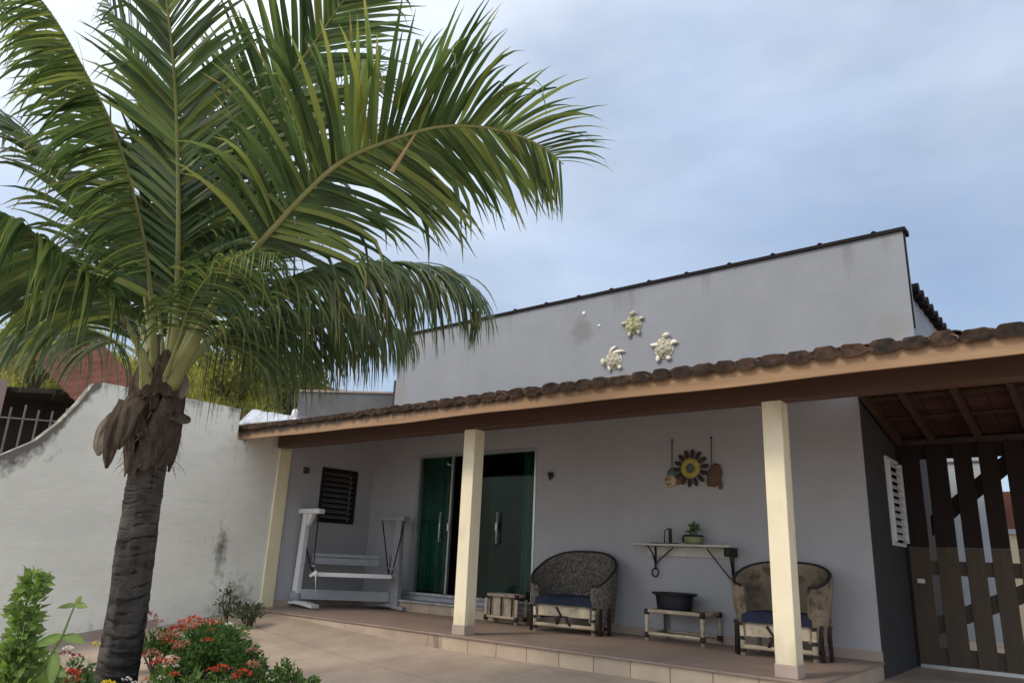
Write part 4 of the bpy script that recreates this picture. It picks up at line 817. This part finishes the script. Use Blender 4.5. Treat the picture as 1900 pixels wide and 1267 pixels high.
FR = dict([
 ('up1',[(1.102, -4.284, 2.204), (1.26, -4.436, 2.77), (1.403, -4.623, 3.396), (1.658, -4.88, 3.914), (1.87, -5.152, 4.38), (2.049, -5.407, 4.731)]),
 ('up2',[(1.17, -4.23, 2.208), (1.331, -4.203, 2.837), (1.618, -4.239, 3.553), (1.948, -4.255, 3.95), (2.286, -4.231, 4.259), (2.684, -4.259, 4.48), (3.057, -4.285, 4.64)]),
 ('r3',[(1.275, -4.256, 2.147), (1.723, -4.301, 2.52), (2.199, -4.299, 2.828), (2.625, -4.211, 3.156), (2.982, -4.099, 3.272), (3.268, -3.905, 3.375), (3.59, -3.752, 3.309), (3.76, -3.58, 3.23), (3.85, -3.47, 3.13)]),
 ('r4',[(0.995, -4.123, 2.26), (1.208, -3.915, 2.879), (1.471, -3.652, 3.458), (1.67, -3.388, 3.901), (1.783, -3.104, 4.102), (1.952, -2.823, 4.08)]),
 ('low5',[(1.11, -4.128, 2.161), (1.271, -3.976, 2.463), (1.418, -3.712, 2.792), (1.678, -3.431, 2.964), (1.97, -3.092, 3.049), (2.195, -2.776, 3.053), (2.362, -2.597, 2.939), (2.409, -2.49, 2.757)]),
 ('low5b',[(1.012, -4.075, 2.167), (0.99, -3.805, 2.471), (0.928, -3.415, 2.727), (1.006, -2.998, 2.859), (1.175, -2.596, 2.87), (1.348, -2.285, 2.773)]),
 ('l6',[(1.119, -4.483, 2.056), (1.168, -4.651, 2.251), (1.257, -4.91, 2.418), (1.312, -5.177, 2.531), (1.398, -5.396, 2.585), (1.449, -5.638, 2.625), (1.466, -5.887, 2.609)]),
 ('l7',[(1.091, -4.416, 2.172), (1.332, -4.65, 2.601), (1.622, -4.934, 2.911), (1.875, -5.226, 3.164), (2.085, -5.523, 3.333), (2.196, -5.752, 3.47), (2.288, -5.967, 3.527)]),
 ('l8',[(0.878, -4.339, 2.223), (0.695, -4.513, 3.002), (0.489, -4.853, 3.814), (0.282, -5.223, 4.349), (0.099, -5.471, 4.612), (-0.14, -5.704, 4.716)]),
 ('l9',[(0.758, -4.298, 2.21), (0.257, -4.401, 2.828), (-0.202, -4.631, 3.515), (-0.632, -4.905, 4.029), (-1.141, -5.185, 4.385), (-1.541, -5.425, 4.515)]),
 ('l10',[(0.737, -4.3, 2.171), (0.148, -4.381, 2.54), (-0.516, -4.504, 2.857), (-1.159, -4.687, 3.027), (-1.735, -4.888, 3.028)]),
 ('b11',[(0.677, -4.131, 2.305), (0.315, -4.028, 3.034), (0.111, -3.971, 3.864), (0.082, -3.881, 4.63), (0.17, -3.752, 5.194)]),
 ('b12',[(0.837, -4.126, 2.282), (0.698, -3.875, 3.097), (0.73, -3.628, 3.935), (0.861, -3.374, 4.612), (1.063, -3.099, 5.031), (1.326, -2.818, 5.207)]),
])
FR.update([
 ('b14',[(0.939, -4.291, 2.226), (0.595, -4.357, 3.085), (0.474, -4.527, 3.987), (0.365, -4.769, 4.749), (0.269, -5.035, 5.245)]),
 ('l16',[(0.731, -4.291, 2.133), (0.054, -4.272, 2.405), (-0.594, -4.338, 2.606), (-1.331, -4.426, 2.677), (-2.015, -4.53, 2.544)]),
 ('f17',[(1.299, -4.361, 2.118), (1.619, -4.466, 2.375), (1.864, -4.466, 2.548), (2.127, -4.413, 2.618), (2.368, -4.339, 2.588)]),
])
OPT = dict(up1=dict(L0=.85, droop=.45, n=108, start=.15, sweep=1.1, rad=.052, wid=.036), up2=dict(L0=.92, droop=.36, n=112, start=.16, wid=.036, sweep=1.1, rad=.046, nrm=(-.5, .62, .9)), r3=dict(L0=.98, droop=.78, n=120, rad=.050, start=.36, wid=.032, tipl=.42, nrm=(-.42, .52, 1)), r4=dict(L0=.95, droop=.7, n=100),
 low5=dict(L0=1.05, droop=2.1, n=180, mname='leaf2', start=.20, lift=-.35, wid=.019), low5b=dict(L0=1.05, droop=2.8, n=160, mname='leaf2', start=.18, lift=-.5, wid=.018), l6=dict(L0=.98, droop=2.2, n=120, rad=.042, start=.30, lift=-.4, wid=.027), l7=dict(L0=.72, droop=1.5, n=120, wid=.030, start=.30, nrm=(.75, .55, .35), lift=-1.1, sweep=.5),
 l8=dict(L0=.8, droop=.9, n=84, start=.2), l9=dict(L0=.9, droop=1.1, n=100, start=.18, mname='leaf2', wid=.034), l10=dict(L0=.85, droop=1.5, n=96, start=.18, mname='leaf2'), b11=dict(L0=1.0, droop=.7, n=120, start=.13, mname='leaf2', wid=.036), b12=dict(L0=1.05, droop=.6, n=110, mname='leaf2', wid=.036),
 b14=dict(L0=.95, droop=.7, n=100, start=.25, mname='leaf2', wid=.034), low15=dict(L0=.85, droop=2.4, n=104, start=.2, lift=-.3, wid=.025), l16=dict(L0=.75, droop=2.6, n=90, start=.3, mname='leaf2', lift=-.5, wid=.024), f17=dict(L0=.55, droop=2.4, n=76, rad=.018, start=.30, lift=-.3, wid=.020), f18=dict(L0=.5, droop=2.6, n=74, rad=.022, start=.16, lift=-.3, wid=.020))
for k_ in FR:   # every frond starts inside the leaf bases
    p0_ = Vector(FR[k_][0]); FR[k_].insert(0, tuple(Vector((.96, -4.28, 1.72)).lerp(p0_, .45)))
for i, (k, P_) in enumerate(FR.items()): frond(P_, 100+i, **OPT.get(k, {}))
MB().tube([(3.14, -4.0, 3.36), (3.05, -4.02, 3.22), (2.98, -4.05, 3.08)], [.006, .010, .016], 6).build('dry_stalk', 'dry', palm)

# ---------------------------------------------------------------- garden plants
def blades(m, base, d, l, wd, rng, bend=.4):
    side = d.cross(rv(rng)); side = side.normalized() if side.length > 1e-3 else Vector((1, 0, 0)); p = base.copy(); dd = d.normalized(); vs = []; K = 4
    for k in range(K+1):
        q = wd*(1-(k/K)**2)*.5+.0006; vs += [p+side*q, p-side*q]; dd = (dd+Vector((0, 0, -1))*bend/K).normalized(); p = p+dd*l/K
    m.add(vs, [(2*k, 2*k+1, 2*k+3, 2*k+2) for k in range(K)])
def shrub(name, label, c, top, rad, n, lsz, mname, seed, flowers=(), group='flowering shrubs in the bed', cat='shrub', zlow=.15, tall=1.0):
    rng = random.Random(seed); x, y = c; zb_ = G(x, y)+.08; t = thing(name, label, cat, (x, y, zb_), group); H = top-zb_
    m = MB()
    for k in range(9):
        a = rng.uniform(0, 6.28); r = rad*rng.uniform(.2, .85); e = Vector((x+r*math.cos(a), y+r*math.sin(a), zb_+H*rng.uniform(.55, .92)))
        m.tube([(x+rng.uniform(-.04, .04), y+rng.uniform(-.04, .04), zb_-.1), Vector((x, y, zb_)).lerp(e, .5)+rv(rng)*.04, e], [.012, .008, .003], 5)
    m.build('stems', 'twig', t)
    m = MB(); cl = [(rv(rng)*rng.uniform(.25, .8), rng.uniform(.22, .42)) for _ in range(16)]
    for i in range(n):
        cc, cr = cl[rng.randrange(16)]; v = cc+rv(rng)*cr*rng.uniform(.5, 1); 
        p = Vector((x+v.x*rad, y+v.y*rad, zb_+H*clamp(.55+v.z*.45*tall, .02, 1.05)))
        if p.z < zb_: continue
        d = (Vector((v.x, v.y, v.z*.6+.35))+rv(rng)*.7); leaf_quad(m, p, d, rv(rng), lsz*rng.uniform(.6, 1.25), lsz*.42*rng.uniform(.7, 1.2))
    m.build('foliage', mname, t)
    fl2 = []
    for (fx_, fy_, fz, fr_, fm) in flowers: fl2 += [(fx_, fy_, fz, fr_*rng.uniform(.62, .9), fm), (fx_+rng.uniform(-.3, .3), fy_+rng.uniform(-.3, .3), fz-rng.uniform(.0, .16), fr_*rng.uniform(.35, .6), fm)]
    for (fx_, fy_, fz, fr_, fm) in fl2:
        f = MB(); o_ = Vector((x+fx_*rad, y+fy_*rad, zb_+H*fz))
        for k in range(42):
            d = rv(rng); d.z = abs(d.z)*.8; p = o_+Vector((d.x*fr_, d.y*fr_, d.z*fr_*.7)); leaf_quad(f, p, d+rv(rng)*.8, rv(rng), fr_*.5, fr_*.3)
        f.build('flower_cluster', fm, t)
    return t
# ---- positions: bed plants
shrub('ixora_shrub', 'largest dense green shrub with coral blooms right of palm trunk', (.31, -3.13), .24, .43, 2600, .06, 'shrub', 21, [(-.45, -.3, 1.02, .07, 'red'), (-.2, -.5, 1.0, .06, 'pinkfl'), (.15, -.2, 1.04, .05, 'red'), (-.6, .1, .98, .06, 'pinkfl'), (.5, -.5, .85, .05, 'red'), (-.1, -.8, .8, .05, 'pinkfl')])
shrub('ixora_shrub', 'shrub almost covered in coral-red flower heads beside palm trunk', (.75, -3.70), .20, .22, 1000, .05, 'shrub', 23, [(-.3, -.4, 1.05, .06, 'red'), (.2, -.5, 1.05, .065, 'pinkfl'), (.0, -.1, 1.1, .06, 'red'), (.6, -.2, .98, .055, 'pinkfl'), (-.6, -.6, .85, .05, 'pinkfl'), (.1, -.9, .85, .06, 'pinkfl'), (.5, -.8, .78, .05, 'red')])
shrub('leafy_shrub', 'small pale green flowerless shrub at right edge of bed', (1.46, -3.23), .14, .20, 1700, .04, 'shrubl', 22)
shrub('ixora_shrub', 'round green shrub without blooms between red shrub and pale shrub', (.95, -3.25), .17, .26, 1700, .05, 'shrub', 33, [(.7, -.4, .95, .04, 'pinkfl')])
shrub('ixora_shrub', 'front shrub with faded coral and white flowers right of trunk foot', (1.26, -3.92), .13, .26, 1400, .05, 'shrubl', 34, [(-.2, -.2, 1.02, .045, 'pinkfl'), (-.55, -.1, .95, .05, 'pinkfl'), (.1, -.6, .85, .03, 'wfl'), (-.3, -.7, .8, .045, 'pinkfl'), (-.75, .1, 1.0, .03, 'wfl'), (.5, -.5, .9, .04, 'red')])
shrub('ixora_shrub', 'front shrub carrying vivid orange-red heads near the paving', (1.59, -3.72), .12, .25, 1400, .05, 'shrub', 28, [(-.1, -.5, .98, .06, 'red'), (.55, -.3, .95, .06, 'red'), (.6, -.6, .7, .06, 'red'), (-.5, -.6, .72, .055, 'red'), (.2, .2, 1.03, .04, 'pinkfl')])
shrub('leafy_shrub', 'pale green low shrub in front of vivid orange shrub', (1.82, -3.58), .06, .17, 1100, .04, 'shrubl', 35)
shrub('ixora_shrub', 'low shrub with dark red flower head behind the trunk', (-.32, -3.94), -.02, .28, 1300, .055, 'shrub', 26, [(-.1, -.2, 1.05, .06, 'dkred'), (.3, -.1, 1.05, .045, 'dkred'), (.75, .2, 1.28, .035, 'ylw')])
shrub('ixora_shrub', 'shrub with big orange-red bloom left of trunk foot', (.70, -4.30), .02, .22, 1000, .05, 'shrub', 27, [(-.2, -.4, 1.02, .06, 'red'), (.25, -.5, 1.02, .055, 'red'), (-.6, .1, .98, .05, 'dkred')])
shrub('ixora_shrub', 'smallest front shrub with yellow bloom before the trunk', (1.20, -4.28), .02, .17, 700, .05, 'shrub', 36, [(-.2, -.4, 1.0, .045, 'ylw'), (.4, -.3, .95, .035, 'ylw'), (.1, .1, 1.05, .03, 'wfl')])
shrub('feathery_shrub', 'grey-green feathery shrub beside tall bright plant', (1.28, -4.76), .26, .25, 2000, .035, 'shrubl', 29, [(.2, .3, 1.0, .03, 'wfl'), (-.2, 0, .95, .025, 'wfl'), (.4, -.3, .85, .025, 'wfl')])
shrub('ixora_shrub', 'dark leafy shrub low between feathery shrub and trunk', (.72, -4.66), .04, .26, 1200, .05, 'shrub', 37, [(.5, -.3, .95, .05, 'red')])
shrub('ixora_shrub', 'green hedge-like shrub behind the trunk with one dark red spray', (-1.61, -2.61), .06, .40, 1500, .06, 'shrub', 24, [(-.1, -.3, 1.22, .07, 'dkred'), (.2, -.2, 1.12, .05, 'pinkfl')])
shrub('ixora_shrub', 'spreading rear shrub with orange-red blooms close to cream wall', (-1.1, -2.30), .12, .46, 2000, .06, 'shrub', 25, [(-.5, -.5, .95, .06, 'red'), (-.2, -.7, .85, .06, 'pinkfl'), (.35, -.3, 1.02, .04, 'wfl'), (.6, -.1, .98, .04, 'wfl')])
shrub('weedy_shrub', 'straggly weedy plant against foot of cream pilaster', (-2.85, -.80), .16, .22, 330, .065, 'grey_leaf', 30, group='weedy plants by the wall', tall=1.1)
shrub('weedy_shrub', 'thin sprig with few leaves growing at stained wall base', (-3.21, -.91), .36, .17, 130, .07, 'grey_leaf', 31, group='weedy plants by the wall', tall=1.2)
shrub('ground_cover_shrub', 'low dark ground-cover mound along the wall foot', (-2.3, -1.55), -.04, .50, 1300, .05, 'shrubl', 32, group='weedy plants by the wall')
# tall bright plant at left, near the camera
def tall_plant():
    x, y = 1.98, -5.18; zb_ = G(x, y); t = thing('broadleaf_plant', 'tall bright green broad-leaved plant at left edge', 'plant', (x, y, zb_)); rng = random.Random(41)
    MB().tube([(x, y, zb_-.05), (x+.01, y, .1), (x+.03, y-.02, .70)], [.014, .011, .005], 6).build('stem', 'bright', t)
    m = MB()
    for i in range(620):
        z = rng.uniform(.02, .70); a = rng.uniform(0, 6.28); r = rng.uniform(.0, .058)*(1-.3*clamp((z-.5)/.25)); p = Vector((x+.025+r*math.cos(a), y-.01+r*math.sin(a), z))
        leaf_quad(m, p, Vector((math.cos(a)*.7+rng.uniform(-.5, .5), math.sin(a)*.7+rng.uniform(-.5, .5), rng.uniform(-.7, 1.0))), rv(rng), rng.uniform(.035, .075), rng.uniform(.022, .045))
    for i in range(900):
        z = rng.uniform(-.35, .36); a = rng.uniform(0, 6.28); r = rng.uniform(.02, .20)*(1-.45*clamp((z)/.36)); p = Vector((x+.0+r*math.cos(a), y+r*math.sin(a), z))
        leaf_quad(m, p, Vector((math.cos(a), math.sin(a), rng.uniform(.2, 1.0))), rv(rng), rng.uniform(.04, .07), rng.uniform(.02, .035))
    m.build('foliage', 'bright', t)
    B0 = Vector((2.10, -5.10, .28)); pts = [Vector((x+.01, y, .1)), B0, Vector((2.14, -5.06, .42)), Vector((2.16, -5.04, .56))]
    MB().tube(pts, [.008, .007, .006, .003], 6).build('side_stem', 'bright', t)
    m = MB()
    def big(p, d, l, wd):
        d = Vector(d).normalized(); s = d.cross(Vector((.3, -.6, .5))).normalized(); nn = d.cross(s); K = 6; vs = []
        for k in range(K+1):
            u = k/K; wv = wd*math.sin(math.pi*(.06+.94*u)**.8)*.5+.001; c = p+d*l*u+Vector((0, 0, -.35*l*u*u)); vs += [c+s*wv+nn*wv*.35, c, c-s*wv+nn*wv*.35]
        m.add(vs, [(3*k+j, 3*k+j+1, 3*k+j+4, 3*k+j+3) for k in range(K) for j in range(2)])
    rxv = r2; 
    for (p, dx, dz, l, wd) in ((pts[3], .3, 1, .075, .035), (pts[3], 1, .2, .08, .035), (pts[3], -.9, .2, .08, .03), (pts[2], 1, .1, .12, .05), (pts[2], -1, .0, .13, .06), (pts[1], .9, .1, .14, .065), (pts[1], -.9, .2, .14, .07), (pts[1].lerp(pts[2], .5), .4, -.5, .13, .06), (pts[1], .2, -.9, .14, .06)):
        big(p, rxv*dx+Vector((rng.uniform(-.2, .2), rng.uniform(-.3, .1), dz)), l, wd)
    m.build('broad_leaves', 'bright', t, smooth=True)
tall_plant()

# ---------------------------------------------------------------- neighbour house, fence, hill, trees behind
nb = thing('neighbour_house', 'house beyond cream wall with terracotta roof slope and dark porch', 'house', (-9, -1.5, 0))
E = [Vector((-6.08, -2.80, 3.42)), Vector((-5.74, -2.28, 2.80))]
def nrf(u, v):
    a = Vector((-9.6, -1.9, 4.20)).lerp(Vector((-8.97, -1.08, 3.28)), v); b = a+Vector((.55, 1.05, .36))
    p = a.lerp(b, u); return p+Vector((0, 0, .03*abs(math.sin(v*26))))
MB().grid(nrf, 30, 52).build('roof', 'terracotta', nb, solid=.05)
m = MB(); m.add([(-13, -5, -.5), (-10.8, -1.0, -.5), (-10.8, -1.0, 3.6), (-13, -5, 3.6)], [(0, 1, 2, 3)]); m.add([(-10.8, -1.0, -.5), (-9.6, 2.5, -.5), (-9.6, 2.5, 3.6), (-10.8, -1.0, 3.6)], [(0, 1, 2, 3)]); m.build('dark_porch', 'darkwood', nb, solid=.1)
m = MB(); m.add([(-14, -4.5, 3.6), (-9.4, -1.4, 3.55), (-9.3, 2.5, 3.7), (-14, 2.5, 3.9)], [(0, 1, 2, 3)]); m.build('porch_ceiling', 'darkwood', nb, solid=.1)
MB().box(-10.22, -9.98, -2.22, -2.0, -.5, 3.7).build('porch_pillar', 'pink', nb)
fe = thing('iron_fence', 'thin grey iron picket fence behind the curve of cream wall', 'fence', (-7, -2.6, 0))
F0 = Vector((-6.9, -3.35, 0)); F1 = Vector((-6.03, -2.15, 0)); zt_ = 2.72
for k in range(-6, 9):
    p = F0.lerp(F1, k/8*1.0+.02); MB().bar(p+Vector((0, 0, .3)), p+Vector((0, 0, zt_+.04*math.sin(k*2))), .022, .022).build('picket', 'ironfence', fe)
for z in (2.55, 1.6): MB().bar(F0.lerp(F1, -.8)+Vector((0, 0, z)), F0.lerp(F1, 1.05)+Vector((0, 0, z)), .02, .02).build('rail', 'ironfence', fe)

def hillfn(u, v):
    # u along the skyline left to right, v from foot to crest
    foot = Vector((-17.5, -6, 2.2)).lerp(Vector((-6.5, 9, 3.2)), u); tops = [(0, (-26, -3, 6.6)), (.35, (-20, 2.2, 6.7)), (.55, (-16.0, 5.6, 6.35)), (.68, (-14.0, 7.2, 6.05)), (.8, (-14.4, 9.4, 6.10)), (.92, (-13.0, 10.6, 5.85)), (1, (-10, 13, 5.2))]
    for (a, pa), (b, pb) in zip(tops, tops[1:]):
        if a <= u <= b: top = Vector(pa).lerp(Vector(pb), (u-a)/(b-a)); break
    p = foot.lerp(top, v); p.z += .25*mnoise.noise(Vector((p.x*.7, p.y*.7, 0)))*v-.0*v+.5*math.sin(v*math.pi)*.4; return p
m = MB(); m.grid(hillfn, 60, 20)
m.grid(lambda u, v: Vector(hillfn(u, 0)).lerp(Vector(hillfn(u, 0))*1+Vector((2, -1, -4)), v), 60, 2)
tag(m.build('hillside', 'hill', smooth=True), kind='structure')
rng = random.Random(61); m1 = MB(); m2 = MB()
for i in range(15000):
    u, v = rng.uniform(.15, 1), rng.uniform(0, 1)**.8; p = Vector(hillfn(u, v)); green = mnoise.noise(p*.55)+.9*(.72-u)+(v-.45)*1.2
    d = Vector((rng.uniform(-.4, .4), rng.uniform(-.4, .4), 1))
    tgt = m1 if (green > .05 and u < .66) else m2
    blades(tgt, p-Vector((0, 0, .05)), d, rng.uniform(.25, .6) if u < .64 else rng.uniform(.10, .28), rng.uniform(.03, .07), rng, .8)
tag(m1.build('green_hill_grass', 'bushleaf'), kind='stuff'); tag(m2.build('dry_hill_grass', 'drygrass'), kind='stuff')
def bush(name, label, c, r, h, n, lsz, mname, seed, cat='bush', group=None):
    rng = random.Random(seed); c = Vector(c); t = thing(name, label, cat, c, group); m = MB()
    for k in range(7): m.tube([c+rv(rng)*.05, c+Vector((rng.uniform(-.5, .5)*r, rng.uniform(-.5, .5)*r, h*.5)), c+Vector((rng.uniform(-.9, .9)*r, rng.uniform(-.9, .9)*r, h*rng.uniform(.7, 1)))], [.05, .03, .01], 5)
    m.build('branches', 'twig', t); m = MB(); cl = [(rv(rng)*rng.uniform(.3, .8), rng.uniform(.2, .4)) for _ in range(26)]
    for i in range(n):
        a, b = cl[rng.randrange(26)]; v = a+rv(rng)*b*rng.uniform(.4, 1); p = c+Vector((v.x*r, v.y*r, h*(.55+v.z*.48))); leaf_quad(m, p, rv(rng)+Vector((0, 0, .2)), rv(rng), lsz*rng.uniform(.6, 1.3), lsz*.4)
    m.build('foliage', mname, t)
bush('hill_bush', 'yellow-green bushy tree on hillside right of the palm crown', (-13.2, 4.3, 4.5), 1.7, 2.9, 3600, .22, 'bushleaf', 71, group='bushes on the hillside')
bush('hill_bush', 'mid-green bush on hillside close to the low grey wall', (-11.2, 5.0, 4.2), 1.0, 2.2, 2200, .18, 'bushdark', 72, group='bushes on the hillside')
bush('hill_bush', 'pale yellow bush above the neighbour roof behind left fronds', (-15.5, .2, 4.3), 1.9, 2.6, 2600, .22, 'bushleaf', 73, group='bushes on the hillside')
